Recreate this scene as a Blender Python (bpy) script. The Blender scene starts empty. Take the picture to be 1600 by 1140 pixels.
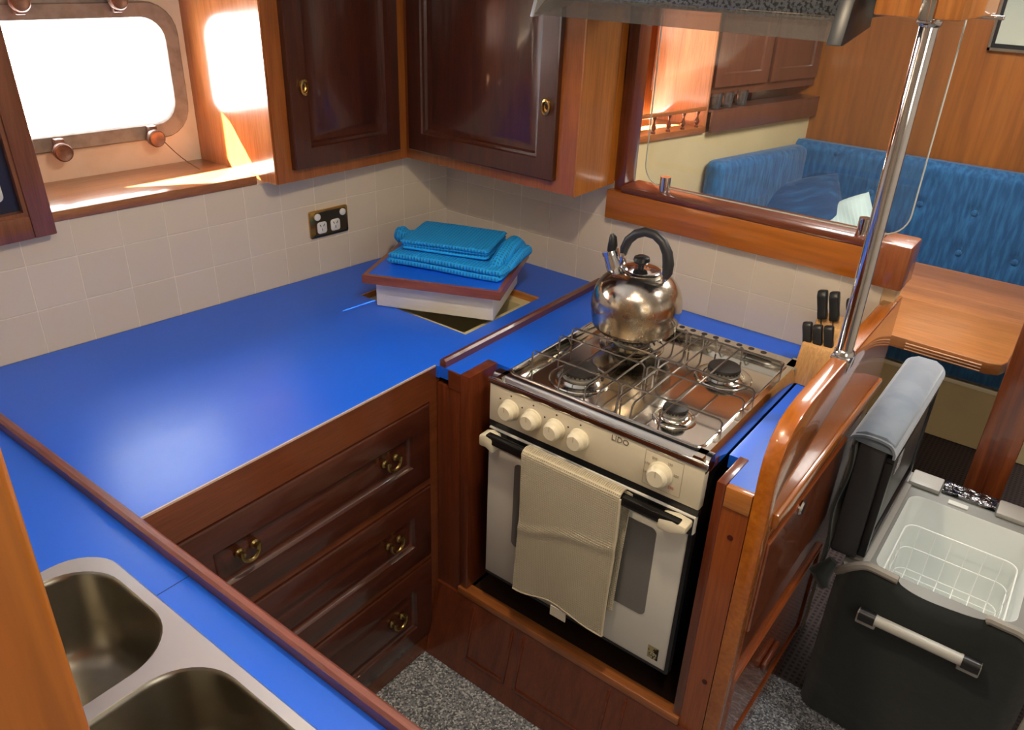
import bpy, bmesh, math, random
from mathutils import Vector, Matrix
random.seed(7)
S = bpy.context.scene
COL = S.collection
H = 0.90                      # bench top height above the floor; all heights below are given relative to the bench top
# ------------------------------------------------------------------ camera
cd = bpy.data.cameras.new('camera'); cam = bpy.data.objects.new('camera', cd); COL.objects.link(cam)
Rr = [(0.79345375, 0.60753614, 0.03648274), (0.30904703, -0.35053132, -0.88409147), (-0.52432917, 0.71276057, -0.46588763)]
cam.matrix_world = Matrix(((Rr[0][0], -Rr[1][0], -Rr[2][0], 1.71291),
                           (Rr[0][1], -Rr[1][1], -Rr[2][1], -1.92574),
                           (Rr[0][2], -Rr[1][2], -Rr[2][2], 0.87717 + H), (0, 0, 0, 1)))
cd.sensor_width = 36; cd.lens = 36 * 1233.28 / 1600; cd.clip_start = 0.02; cd.clip_end = 60
S.camera = cam
# ------------------------------------------------------------------ light
S.view_settings.view_transform = 'Standard'; S.view_settings.look = 'None'
S.view_settings.gamma = 1; S.view_settings.exposure = 0.0; S.view_settings.use_curve_mapping = False
w = bpy.data.worlds.new('world'); S.world = w; w.use_nodes = True
w.node_tree.nodes['Background'].inputs[0].default_value = (0.94, 0.97, 1, 1)
w.node_tree.nodes['Background'].inputs[1].default_value = 60.0
def area(name, loc, direction, sx, sy, power, col):
    l = bpy.data.lights.new(name, 'AREA'); l.shape = 'RECTANGLE'; l.size = sx; l.size_y = sy; l.energy = power; l.color = col
    o = bpy.data.objects.new(name, l); COL.objects.link(o)
    o.location = (loc[0], loc[1], loc[2] + H); o.rotation_euler = Vector(direction).to_track_quat('-Z', 'Y').to_euler()
    return o
def sunl(name, d, strength, ang, col):
    l = bpy.data.lights.new(name, 'SUN'); l.energy = strength; l.angle = ang; l.color = col
    o = bpy.data.objects.new(name, l); COL.objects.link(o); o.rotation_euler = Vector(d).to_track_quat('-Z', 'Y').to_euler(); o.location = (-2, -2, 4)
sunl('sun', (0.27, 0.16, -0.325), 420, math.radians(0.6), (1, 0.93, 0.82))
def portal(name, loc, direction, sx, sy):
    o = area(name, loc, direction, sx, sy, 1, (1, 1, 1)); o.data.cycles.is_portal = True
portal('porthole_portal', (-0.362, -0.955, 0.563), (0.9947, -0.103, 0), 0.52, 0.30)
portal('saloon_porthole_portal', (-0.115, 0.84, 0.62), (0.9655, -0.26, 0), 0.34, 0.22)
area('sky_through_hatch', (1.35, -1.35, 1.135), (0, 0, -1), 0.55, 0.55, 2.2, (1.0, 0.95, 0.86))
area('galley_front_fill', (2.75, -1.9, 0.75), (-1, 0.45, -0.35), 0.8, 0.9, 7, (1.0, 0.92, 0.80))  # added lamp for frontal light on the stove; no companionway is built
area('saloon_fill', (1.3, 0.9, 1.135), (0, 0, -1), 0.6, 0.6, 30, (1.0, 0.96, 0.9))  # added lamp brightening the saloon, hung below the closed ceiling

for lx, ly, lp in ((1.15, -1.05, 9.5), (1.60, -1.25, 2.4), (0.95, -1.55, 1.2), (1.78, -0.10, 7.0)):  # the last one is added to brighten the cooler and table
    area('cabin_and_fill_light', (lx, ly, 1.135), (0, 0, -1), 0.07, 0.07, lp, (1.0, 0.78, 0.52) if ly < -0.5 else (1.0, 0.95, 0.88))
# ------------------------------------------------------------------ material helpers
MATS = {}
def pmat(name, col, rough=0.5, metal=0.0, coat=0.0, bump=None, var=None, trans=0.0, ior=1.45, spec=0.5, sheen=0, emis=None):
    if name in MATS: return MATS[name]
    m = bpy.data.materials.new(name); m.use_nodes = True; nt = m.node_tree; b = nt.nodes['Principled BSDF']
    b.inputs['Base Color'].default_value = (*col, 1); b.inputs['Roughness'].default_value = rough; b.inputs['Metallic'].default_value = metal
    b.inputs['Coat Weight'].default_value = coat; b.inputs['Coat Roughness'].default_value = 0.08
    b.inputs['Transmission Weight'].default_value = trans; b.inputs['IOR'].default_value = ior; b.inputs['Specular IOR Level'].default_value = spec
    b.inputs['Sheen Weight'].default_value = sheen
    if emis: b.inputs['Emission Color'].default_value = (*emis[0], 1); b.inputs['Emission Strength'].default_value = emis[1]
    tc = nt.nodes.new('ShaderNodeTexCoord')
    if var:   # (scale, second colour, lo, hi[, stretch])
        n = nt.nodes.new('ShaderNodeTexNoise'); n.inputs['Scale'].default_value = var[0]; n.inputs['Detail'].default_value = 6
        mp = nt.nodes.new('ShaderNodeMapping'); mp.inputs['Scale'].default_value = var[4] if len(var) > 4 else (1, 1, 1)
        r = nt.nodes.new('ShaderNodeMapRange'); r.inputs[1].default_value = var[2]; r.inputs[2].default_value = var[3]
        mx = nt.nodes.new('ShaderNodeMix'); mx.data_type = 'RGBA'; mx.inputs[6].default_value = (*col, 1); mx.inputs[7].default_value = (*var[1], 1)
        nt.links.new(tc.outputs['Object'], mp.inputs[0]); nt.links.new(mp.outputs[0], n.inputs['Vector']); nt.links.new(n.outputs[0], r.inputs[0])
        nt.links.new(r.outputs[0], mx.inputs[0]); nt.links.new(mx.outputs[2], b.inputs['Base Color'])
    if bump:  # (scale, strength, distance[, stretch])
        n = nt.nodes.new('ShaderNodeTexNoise'); n.inputs['Scale'].default_value = bump[0]; n.inputs['Detail'].default_value = 4
        mp = nt.nodes.new('ShaderNodeMapping'); mp.inputs['Scale'].default_value = bump[3] if len(bump) > 3 else (1, 1, 1)
        bp = nt.nodes.new('ShaderNodeBump'); bp.inputs['Strength'].default_value = bump[1]; bp.inputs['Distance'].default_value = bump[2]
        nt.links.new(tc.outputs['Object'], mp.inputs[0]); nt.links.new(mp.outputs[0], n.inputs['Vector']); nt.links.new(n.outputs[0], bp.inputs['Height']); nt.links.new(bp.outputs[0], b.inputs['Normal'])
    MATS[name] = m; return m
def wood(name, a, c, axis, rough=0.35, coat=0.5, scale=22.0, plank=None, contrast=1.0, stripes=None):
    """varnished timber, grain along the given axis; plank = (axis, width, colour swing)"""
    if name in MATS: return MATS[name]
    m = bpy.data.materials.new(name); m.use_nodes = True; nt = m.node_tree; b = nt.nodes['Principled BSDF']; N = nt.nodes.new; L = nt.links.new
    b.inputs['Roughness'].default_value = rough; b.inputs['Coat Weight'].default_value = coat; b.inputs['Coat Roughness'].default_value = 0.07
    tc = N('ShaderNodeTexCoord'); mp = N('ShaderNodeMapping')
    st = [1.0, 1.0, 1.0]; st['xyz'.index(axis)] = 0.06; mp.inputs['Scale'].default_value = st
    L(tc.outputs['Object'], mp.inputs[0])
    n = N('ShaderNodeTexNoise'); n.inputs['Scale'].default_value = scale; n.inputs['Detail'].default_value = 8; n.inputs['Roughness'].default_value = 0.62; n.inputs['Distortion'].default_value = 1.3
    L(mp.outputs[0], n.inputs['Vector'])
    f = N('ShaderNodeTexNoise'); f.inputs['Scale'].default_value = scale * 14; f.inputs['Detail'].default_value = 3; L(mp.outputs[0], f.inputs['Vector'])
    r = N('ShaderNodeValToRGB'); r.color_ramp.elements[0].position = 0.5 - 0.18 / contrast; r.color_ramp.elements[1].position = 0.5 + 0.18 / contrast
    r.color_ramp.elements[0].color = (*c, 1); r.color_ramp.elements[1].color = (*a, 1); L(n.outputs[0], r.inputs[0])
    mx = N('ShaderNodeMix'); mx.data_type = 'RGBA'; mx.blend_type = 'MULTIPLY'
    mr = N('ShaderNodeMapRange'); mr.inputs[1].default_value = 0.35; mr.inputs[2].default_value = 0.6; mr.inputs[3].default_value = 0.84; mr.inputs[4].default_value = 1.06
    L(f.outputs[0], mr.inputs[0]); mx.inputs[0].default_value = 1; L(r.outputs[0], mx.inputs[6]); L(mr.outputs[0], mx.inputs[7])
    out = mx.outputs[2]
    if plank:
        sx = N('ShaderNodeSeparateXYZ'); L(tc.outputs['Object'], sx.inputs[0])
        d = N('ShaderNodeMath'); d.operation = 'DIVIDE'; d.inputs[1].default_value = plank[1]; L(sx.outputs['XYZ'.index(plank[0].upper())], d.inputs[0])
        fl = N('ShaderNodeMath'); fl.operation = 'FLOOR'; L(d.outputs[0], fl.inputs[0])
        wn = N('ShaderNodeTexWhiteNoise'); wn.noise_dimensions = '1D'; L(fl.outputs[0], wn.inputs['W'])
        m2 = N('ShaderNodeMapRange'); m2.inputs[3].default_value = 1 - plank[2]; m2.inputs[4].default_value = 1 + plank[2]; L(wn.outputs['Value'], m2.inputs[0])
        x2 = N('ShaderNodeMix'); x2.data_type = 'RGBA'; x2.blend_type = 'MULTIPLY'; x2.inputs[0].default_value = 1; L(out, x2.inputs[6]); L(m2.outputs[0], x2.inputs[7]); out = x2.outputs[2]
    L(out, b.inputs['Base Color'])
    bp = N('ShaderNodeBump'); bp.inputs['Strength'].default_value = 0.05; bp.inputs['Distance'].default_value = 0.0005; L(f.outputs[0], bp.inputs['Height']); L(bp.outputs[0], b.inputs['Normal'])
    MATS[name] = m; return m
def tilemat(name, off_h, off_v, axis):
    m = bpy.data.materials.new(name); m.use_nodes = True; nt = m.node_tree; b = nt.nodes['Principled BSDF']; N = nt.nodes.new; L = nt.links.new
    tc = N('ShaderNodeTexCoord'); sx = N('ShaderNodeSeparateXYZ'); L(tc.outputs['Object'], sx.inputs[0])
    cb = N('ShaderNodeCombineXYZ')
    for src, off, k in ((axis, off_h, 0), ('Z', off_v, 1)):
        a = N('ShaderNodeMath'); a.operation = 'ADD'; a.inputs[1].default_value = off; L(sx.outputs[src], a.inputs[0]); L(a.outputs[0], cb.inputs[k])
    br = N('ShaderNodeTexBrick'); br.offset = 0; br.squash = 1; L(cb.outputs[0], br.inputs['Vector'])
    br.inputs['Scale'].default_value = 1; br.inputs['Brick Width'].default_value = 0.108; br.inputs['Row Height'].default_value = 0.108
    br.inputs['Mortar Size'].default_value = 0.0016; br.inputs['Mortar Smooth'].default_value = 0.4; br.inputs['Bias'].default_value = 0
    br.inputs['Color1'].default_value = (0.68, 0.60, 0.47, 1); br.inputs['Color2'].default_value = (0.715, 0.63, 0.50, 1); br.inputs['Mortar'].default_value = (0.86, 0.78, 0.63, 1)
    L(br.outputs['Color'], b.inputs['Base Color']); b.inputs['Roughness'].default_value = 0.22
    n = N('ShaderNodeTexNoise'); n.inputs['Scale'].default_value = 14; L(tc.outputs['Object'], n.inputs['Vector'])
    b1 = N('ShaderNodeBump'); b1.inputs['Strength'].default_value = 0.25; b1.inputs['Distance'].default_value = 0.002; L(n.outputs[0], b1.inputs['Height'])
    b2 = N('ShaderNodeBump'); b2.invert = True; b2.inputs['Strength'].default_value = 0.7; b2.inputs['Distance'].default_value = 0.0015; L(br.outputs['Fac'], b2.inputs['Height']); L(b1.outputs[0], b2.inputs['Normal'])
    L(b2.outputs[0], b.inputs['Normal']); return m
def weave(name, col, col2, sx, sy, axes, bump=0.6, dist=0.0015, rough=0.8, sheen=0.2):
    """waffle / basket weave: two crossed sine bands"""
    if name in MATS: return MATS[name]
    m = bpy.data.materials.new(name); m.use_nodes = True; nt = m.node_tree; b = nt.nodes['Principled BSDF']; N = nt.nodes.new; L = nt.links.new
    b.inputs['Roughness'].default_value = rough; b.inputs['Sheen Weight'].default_value = sheen
    tc = N('ShaderNodeTexCoord'); src = tc.outputs['Object']
    if axes == 'UV': src = tc.outputs['UV']; axes = 'XY'
    sp = N('ShaderNodeSeparateXYZ'); L(src, sp.inputs[0]); outs = []
    for a, s in ((axes[0], sx), (axes[1], sy)):
        mu = N('ShaderNodeMath'); mu.operation = 'MULTIPLY'; mu.inputs[1].default_value = 2 * math.pi * s; L(sp.outputs[a], mu.inputs[0])
        si = N('ShaderNodeMath'); si.operation = 'SINE'; L(mu.outputs[0], si.inputs[0]); outs.append(si)
    mxm = N('ShaderNodeMath'); mxm.operation = 'MAXIMUM'; L(outs[0].outputs[0], mxm.inputs[0]); L(outs[1].outputs[0], mxm.inputs[1])
    r = N('ShaderNodeMapRange'); r.inputs[1].default_value = -0.9; r.inputs[2].default_value = 1; L(mxm.outputs[0], r.inputs[0])
    mx = N('ShaderNodeMix'); mx.data_type = 'RGBA'; mx.inputs[6].default_value = (*col2, 1); mx.inputs[7].default_value = (*col, 1); L(r.outputs[0], mx.inputs[0]); L(mx.outputs[2], b.inputs['Base Color'])
    bp = N('ShaderNodeBump'); bp.inputs['Strength'].default_value = bump; bp.inputs['Distance'].default_value = dist; L(r.outputs[0], bp.inputs['Height']); L(bp.outputs[0], b.inputs['Normal'])
    MATS[name] = m; return m
def carpet(name, cols, scale):
    m = bpy.data.materials.new(name); m.use_nodes = True; nt = m.node_tree; b = nt.nodes['Principled BSDF']; N = nt.nodes.new; L = nt.links.new
    tc = N('ShaderNodeTexCoord'); v = N('ShaderNodeTexVoronoi'); v.inputs['Scale'].default_value = scale; L(tc.outputs['Object'], v.inputs['Vector'])
    r = N('ShaderNodeValToRGB'); r.color_ramp.interpolation = 'CONSTANT'; e = r.color_ramp.elements
    while len(e) < len(cols): e.new(0.5)
    for i, c in enumerate(cols): e[i].position = i / len(cols); e[i].color = (*c, 1)
    sp = N('ShaderNodeSeparateColor'); L(v.outputs['Color'], sp.inputs[0]); L(sp.outputs[0], r.inputs[0]); L(r.outputs[0], b.inputs['Base Color'])
    b.inputs['Roughness'].default_value = 0.95
    bp = N('ShaderNodeBump'); bp.inputs['Strength'].default_value = 0.8; bp.inputs['Distance'].default_value = 0.003; L(v.outputs['Distance'], bp.inputs['Height']); L(bp.outputs[0], b.inputs['Normal'])
    return m
def glass(name, tint=(0.96, 0.98, 0.98), gloss=1.0, dust=0.0, rough=0.02):
    m = bpy.data.materials.new(name); m.use_nodes = True; nt = m.node_tree; nt.nodes.clear(); N = nt.nodes.new; L = nt.links.new
    out = N('ShaderNodeOutputMaterial'); tr = N('ShaderNodeBsdfTransparent'); tr.inputs[0].default_value = (*tint, 1)
    gl = N('ShaderNodeBsdfGlossy'); gl.inputs['Roughness'].default_value = rough; fr = N('ShaderNodeFresnel'); fr.inputs[0].default_value = 1.45
    mu = N('ShaderNodeMath'); mu.operation = 'MULTIPLY'; mu.inputs[1].default_value = gloss; L(fr.outputs[0], mu.inputs[0])
    a = N('ShaderNodeMixShader'); L(mu.outputs[0], a.inputs[0]); L(tr.outputs[0], a.inputs[1]); L(gl.outputs[0], a.inputs[2]); last = a
    if dust:
        df = N('ShaderNodeBsdfDiffuse'); df.inputs[0].default_value = (0.6, 0.58, 0.55, 1); b = N('ShaderNodeMixShader')
        tc = N('ShaderNodeTexCoord'); n = N('ShaderNodeTexNoise'); n.inputs['Scale'].default_value = 230; mr = N('ShaderNodeMapRange'); mr.inputs[1].default_value = 0.6; mr.inputs[2].default_value = 0.75; mr.inputs[3].default_value = dust; mr.inputs[4].default_value = min(1, dust*3.5)
        L(tc.outputs['Object'], n.inputs['Vector']); L(n.outputs[0], mr.inputs[0]); L(mr.outputs[0], b.inputs[0]); L(last.outputs[0], b.inputs[1]); L(df.outputs[0], b.inputs[2]); last = b
    L(last.outputs[0], out.inputs[0]); return m
# timbers (a = light, c = dark)
TEAK = lambda ax: wood('teak_' + ax, (0.36, 0.125, 0.033), (0.24, 0.068, 0.016), ax)
TEAKL = lambda ax: wood('golden_teak_' + ax, (0.48, 0.19, 0.045), (0.36, 0.12, 0.024), ax, scale=14)
MAHO = lambda ax: wood('mahogany_' + ax, (0.075, 0.018, 0.008), (0.038, 0.009, 0.005), ax, rough=0.3, coat=0.55)
MAHM = lambda ax: wood('red_mahogany_' + ax, (0.17, 0.038, 0.011), (0.09, 0.018, 0.006), ax, rough=0.3, coat=0.7)
ORNG = lambda ax: wood('varnished_orange_wood_' + ax, (0.47, 0.145, 0.013), (0.32, 0.078, 0.008), ax, rough=0.25, coat=0.8, scale=7)
BLUE = pmat('blue_laminate', (0.005, 0.118, 0.78), 0.38, coat=0.04, spec=0.75, var=(3.2, (0.010, 0.125, 0.72), 0.5, 0.8), bump=(38, 0.22, 0.0012, (1, 0.5, 1)))
STEEL = pmat('polished_steel', (0.76, 0.73, 0.66), 0.11, 1.0, bump=(9, 0.03, 0.001))
CHROME = pmat('chrome', (0.78, 0.78, 0.78), 0.08, 1.0)
SATIN = pmat('satin_steel', (0.50, 0.47, 0.43), 0.34, 1.0, bump=(6, 0.1, 0.003), var=(5, (0.40, 0.37, 0.33), 0.4, 0.7))
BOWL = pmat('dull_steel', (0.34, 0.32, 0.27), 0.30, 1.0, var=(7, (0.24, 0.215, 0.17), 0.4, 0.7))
BRASS = pmat('brass', (0.62, 0.40, 0.13), 0.22, 1.0)
BLACK = pmat('black_plastic', (0.012, 0.012, 0.014), 0.3)
CREAM = pmat('cream_lining', (0.58, 0.47, 0.26), 0.6, var=(4, (0.52, 0.42, 0.23), 0.4, 0.7))
ENAM = pmat('cream_enamel', (0.66, 0.60, 0.46), 0.3, coat=0.3)
WHITE = pmat('white_enamel', (0.68, 0.66, 0.60), 0.25, coat=0.4)
KNOB = pmat('ivory_plastic', (0.74, 0.68, 0.52), 0.35)

# ------------------------------------------------------------------ mesh helpers
class MB:
    def __init__(self): self.bm = bmesh.new()
    def _new(self, before): return [v for v in self.bm.verts if v not in before]
    def box(self, a, b, bev=0.0, seg=2, M=None):
        x0, y0, z0 = (min(a[i], b[i]) for i in range(3)); x1, y1, z1 = (max(a[i], b[i]) for i in range(3))
        t = bmesh.new(); v = [t.verts.new(p) for p in ((x0,y0,z0),(x1,y0,z0),(x1,y1,z0),(x0,y1,z0),(x0,y0,z1),(x1,y0,z1),(x1,y1,z1),(x0,y1,z1))]
        for f in ((0,3,2,1),(4,5,6,7),(0,1,5,4),(1,2,6,5),(2,3,7,6),(3,0,4,7)): t.faces.new([v[i] for i in f])
        if bev: bmesh.ops.bevel(t, geom=t.edges[:], offset=bev, segments=seg, affect='EDGES', profile=0.5)
        self._merge(t, M); return self
    def _merge(self, t, M=None):
        if M is not None: bmesh.ops.transform(t, matrix=M, verts=t.verts[:])
        mp = {v: self.bm.verts.new(v.co) for v in t.verts}
        for f in t.faces:
            try: self.bm.faces.new([mp[v] for v in f.verts]).smooth = f.smooth
            except ValueError: pass
        t.free()
    def prism(self, pts, axis, a, b, bev=0.0, M=None, seg=2):
        """polygon pts in the plane normal to axis ('z': (x,y), 'y': (x,z), 'x': (y,z)) extruded from a to b"""
        t = bmesh.new()
        def P(p, c): return {'z': (p[0], p[1], c), 'y': (p[0], c, p[1]), 'x': (c, p[0], p[1])}[axis]
        A = [t.verts.new(P(p, a)) for p in pts]; B = [t.verts.new(P(p, b)) for p in pts]; n = len(pts)
        t.faces.new(A); t.faces.new(B[::-1])
        for i in range(n): t.faces.new((A[i], B[i], B[(i+1) % n], A[(i+1) % n]))
        bmesh.ops.recalc_face_normals(t, faces=t.faces[:])
        if bev: bmesh.ops.bevel(t, geom=[e for e in t.edges if e.calc_face_angle(0) > 0.6], offset=bev, segments=seg, affect='EDGES', profile=0.5)
        self._merge(t, M); return self
    def tube(self, pts, r, seg=10, closed=False, cap=True, M=None):
        pts = [Vector(p) for p in pts]; n = len(pts); t = bmesh.new(); rings = []
        rr = r if isinstance(r, (list, tuple)) else [r] * n; up = None
        for i, p in enumerate(pts):
            d = (pts[(i+1) % n] - pts[i-1]) if closed else (pts[min(i+1, n-1)] - pts[max(i-1, 0)])
            d.normalize()
            if up is None: up = Vector((0, 0, 1)) if abs(d.z) < 0.9 else Vector((1, 0, 0))
            s = d.cross(up).normalized(); u = s.cross(d).normalized(); up = u
            rings.append([t.verts.new(p + rr[i] * (math.cos(k*2*math.pi/seg) * s + math.sin(k*2*math.pi/seg) * u)) for k in range(seg)])
        for i in range(n if closed else n - 1):
            a, b = rings[i], rings[(i+1) % n]
            for k in range(seg): t.faces.new((a[k], a[(k+1) % seg], b[(k+1) % seg], b[k])).smooth = True
        if cap and not closed: t.faces.new(rings[0][::-1]); t.faces.new(rings[-1])
        bmesh.ops.recalc_face_normals(t, faces=t.faces[:]); self._merge(t, M); return self
    def lathe(self, prof, c=(0,0,0), seg=32, M=None):
        t = bmesh.new(); rings = []
        for r, z in prof:
            if r < 1e-6: rings.append([t.verts.new((c[0], c[1], c[2] + z))])
            else: rings.append([t.verts.new((c[0] + r*math.cos(k*2*math.pi/seg), c[1] + r*math.sin(k*2*math.pi/seg), c[2] + z)) for k in range(seg)])
        for a, b in zip(rings, rings[1:]):
            for k in range(seg):
                if len(a) == 1 and len(b) == 1: continue
                q = ([a[0]] if len(a) == 1 else [a[k], a[(k+1) % seg]]) + ([b[0]] if len(b) == 1 else [b[(k+1) % seg], b[k]])
                t.faces.new(q).smooth = True
        bmesh.ops.recalc_face_normals(t, faces=t.faces[:]); self._merge(t, M); return self
    def rings(self, w, h, prof, M, r=0.0):
        """panelled front: concentric rectangles (inset, height) over a w x h rectangle in local u,v; w axis out"""
        t = bmesh.new(); R = []
        for ins, z in prof:
            R.append([t.verts.new(p) for p in ((ins, ins, z), (w-ins, ins, z), (w-ins, h-ins, z), (ins, h-ins, z))])
        for a, b in zip(R, R[1:]):
            for k in range(4): t.faces.new((a[k], a[(k+1) % 4], b[(k+1) % 4], b[k]))
        t.faces.new(R[-1]); t.faces.new(R[0][::-1]); self._merge(t, M); return self
    def grid(self, f, nu, nv, thick=0.0, uv=False):
        """surface f(u,v) -> (x,y,z), u,v in 0..1; thick gives it a solid back"""
        t = bmesh.new(); V = [[t.verts.new(f(i/nu, j/nv)) for j in range(nv+1)] for i in range(nu+1)]; t.verts.index_update()
        for i in range(nu):
            for j in range(nv): t.faces.new((V[i][j], V[i+1][j], V[i+1][j+1], V[i][j+1])).smooth = True
        if thick:
            t.normal_update(); ext = {v: t.verts.new(v.co - v.normal * thick) for row in V for v in row}
            for fc in list(t.faces):
                t.faces.new([ext[v] for v in reversed(fc.verts)]).smooth = True
            bd = [V[i][0] for i in range(nu+1)] + [V[nu][j] for j in range(1, nv+1)] + [V[i][nv] for i in range(nu-1, -1, -1)] + [V[0][j] for j in range(nv-1, 0, -1)]
            for a, b in zip(bd, bd[1:] + bd[:1]): t.faces.new((b, a, ext[a], ext[b])).smooth = True
        self._merge(t); return self
    def sheet(self, pts_outer, pts_inner, axisf):
        pass
    def build(self, name, mat, parent=None, origin=None, local=False, smooth=None):
        """vertices are in bench-relative world coordinates unless local"""
        me = bpy.data.meshes.new(name); org = Vector((0, 0, 0))
        if not local:
            if parent is not None: org = Vector(parent['_o'])
            elif origin is not None: org = Vector(origin)
            else:
                lo = Vector([min(v.co[i] for v in self.bm.verts) for i in range(3)]); hi = Vector([max(v.co[i] for v in self.bm.verts) for i in range(3)])
                org = Vector(((lo.x+hi.x)/2, (lo.y+hi.y)/2, lo.z))
            bmesh.ops.translate(self.bm, vec=-org, verts=self.bm.verts[:])
        bmesh.ops.recalc_face_normals(self.bm, faces=self.bm.faces[:])
        if smooth:
            for f in self.bm.faces: f.smooth = True
        self.bm.to_mesh(me); self.bm.free(); me.materials.append(mat)
        try: me.set_sharp_from_angle(angle=math.radians(40))
        except Exception: pass
        o = bpy.data.objects.new(name, me); COL.objects.link(o)
        if parent is not None: o.parent = parent; o['_o'] = parent['_o']
        else: o.location = org + Vector((0, 0, H)); o['_o'] = tuple(org)
        return o
def thing(name, label, cat, loc, rotz=0.0, group=None, rot=None):
    o = bpy.data.objects.new(name, None); COL.objects.link(o); o.empty_display_size = 0.05
    o.location = (loc[0], loc[1], loc[2] + H); o['_o'] = tuple(loc)
    o.rotation_euler = rot if rot else (0, 0, rotz); return tag(o, label, cat, group)
def tag(o, label, cat, group=None):
    o['label'] = label; o['category'] = cat
    if group: o['group'] = group
    return o
def struct(o): o['kind'] = 'structure'; return o
def copy_tree(o, parent=None):
    c = o.copy(); COL.objects.link(c); c.parent = parent
    for ch in list(o.children): copy_tree(ch, c)
    return c
def frame(origin, u, v, w_): # matrix mapping local u,v,w to world axes
    u, v, w_ = Vector(u), Vector(v), Vector(w_)
    return Matrix(((u.x, v.x, w_.x, origin[0]), (u.y, v.y, w_.y, origin[1]), (u.z, v.z, w_.z, origin[2]), (0, 0, 0, 1)))
def rrect(x0, y0, x1, y1, r, n=6):
    P = []
    for cx, cy, a in ((x1-r, y0+r, -90), (x1-r, y1-r, 0), (x0+r, y1-r, 90), (x0+r, y0+r, 180)):
        for k in range(n+1): t = math.radians(a + 90*k/n); P.append((cx + r*math.cos(t), cy + r*math.sin(t)))
    return P
aA = 0.1032                         # the tiled side wall runs 5.9 degrees off square
def WA(s, off, z): return (-s*math.sin(aA) + off*math.cos(aA), -s*math.cos(aA) - off*math.sin(aA), z)
MA = frame((0, 0, 0), (-math.sin(aA), -math.cos(aA), 0), (0, 0, 1), (math.cos(aA), -math.sin(aA), 0))   # local (s, z, off)
xl = lambda y: y * math.tan(aA)

def hole_plate(outer, holes, z):
    c = bmesh.new(); E = []
    for lp in [outer] + holes:
        V = [c.verts.new((p[0], p[1], z)) for p in lp]; E += [c.edges.new((V[i], V[(i+1) % len(V)])) for i in range(len(V))]
    bmesh.ops.triangle_fill(c, use_beauty=True, use_dissolve=False, edges=E); return c

# ================================================================== SETTING
m = MB().box((-0.6, -3.2, -1.0), (3.4, -0.20, -0.90)); f1 = struct(m.build('floor', carpet('grey_fleck_carpet', [(0.11,0.12,0.14),(0.22,0.24,0.27),(0.36,0.375,0.40),(0.16,0.175,0.20),(0.52,0.54,0.56),(0.25,0.27,0.30),(0.08,0.085,0.10)], 230)))
m = MB().box((-0.6, -0.20, -1.0), (3.4, 2.1, -0.905)); f2 = struct(m.build('floor', weave('dark_basket_carpet', (0.055, 0.038, 0.036), (0.012, 0.009, 0.010), 62, 62, 'XY', 0.9, 0.003, 0.95, 0)))
m = MB().prism([(-0.64, -3.25), (3.4, -3.25), (3.4, 2.1), (-0.30, 2.1), (-0.30, 0.1)], 'z', 1.15, 1.25); struct(m.build('ceiling', pmat('ceiling_white', (0.80, 0.77, 0.70), 0.6)))
# side wall, tiled up to the window sill (built square, then turned with the hull)
m = MB().box((0, 0, -0.90), (3.4, -0.10, 0.30))
o = m.build('wall_left', tilemat('wall_tile_left', -0.0742 + 0.108*10, -0.1061 + 0.108*10, 'X'), local=True); struct(o)
o.matrix_world = Matrix.Translation((0, 0, H)) @ Matrix(((-math.sin(aA), -math.cos(aA), 0, 0), (-math.cos(aA), math.sin(aA), 0, 0), (0, 0, 1, 0), (0, 0, 0, 1)))
for v in o.data.vertices: v.co.y = -v.co.y
o.data.transform(Matrix.Diagonal((1, 1, 1, 1))); o.data.flip_normals()
# flip off-axis: local y = distance outboard
m = MB().box((-0.36, 0.0, -0.90), (0.632, 0.055, 0.315)).box((0.632, 0.0, -0.90), (1.375, 0.055, 0.215)); o = m.build('wall_back', tilemat('wall_tile_back', -0.0892 + 0.108*10, -0.1007 + 0.108*10, 'X'), origin=(0, 0, 0)); struct(o)
m = MB().box((1.367, 0.004, -0.90), (1.404, 0.062, 0.21)); struct(m.build('trim_1', pmat('pale_ply_edge', (0.62, 0.44, 0.24), 0.5)))
# hull wall with the porthole opening
def ring_wall(outer, inner, z_out, thick, M):
    mb = MB(); o_ = [(outer[0], outer[1]), (outer[2], outer[1]), (outer[2], outer[3]), (outer[0], outer[3])]
    mb._merge(hole_plate(o_, [inner], z_out), M); mb._merge(hole_plate(o_, [inner], z_out-thick), M); t = bmesh.new()
    for lp in (o_, inner):
        A = [t.verts.new((p[0], p[1], z_out)) for p in lp]; B = [t.verts.new((p[0], p[1], z_out-thick)) for p in lp]
        for i in range(len(A)): t.faces.new((A[i], A[(i+1) % len(A)], B[(i+1) % len(A)], B[i]))
    mb._merge(t, M); bmesh.ops.remove_doubles(mb.bm, verts=mb.bm.verts[:], dist=0.00005); return mb
SG0, SG1, ZG0, ZG1 = 0.762, 1.225, 0.437, 0.690
inner = rrect(SG0, ZG0, SG1, ZG1, 0.055)
m = ring_wall((-0.1, 0.20, 3.4, 1.16), inner, -0.25, 0.03, MA)
struct(m.build('wall_port', pmat('hull_paint', (0.72, 0.60, 0.48), 0.55, var=(9, (0.62, 0.47, 0.34), 0.5, 0.75), bump=(30, 0.2, 0.002))))
m = MB().prism([WA(0.68, -0.25, 0)[:2], WA(0.68, 0.005, 0)[:2], WA(1.8, 0.005, 0)[:2], WA(1.8, -0.25, 0)[:2]], 'z', 0.301, 0.325, 0.003)
struct(m.build('trim_2', wood('sill_teak', (0.40, 0.16, 0.055), (0.24, 0.085, 0.03), 'y', coat=0.6)))
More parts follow.
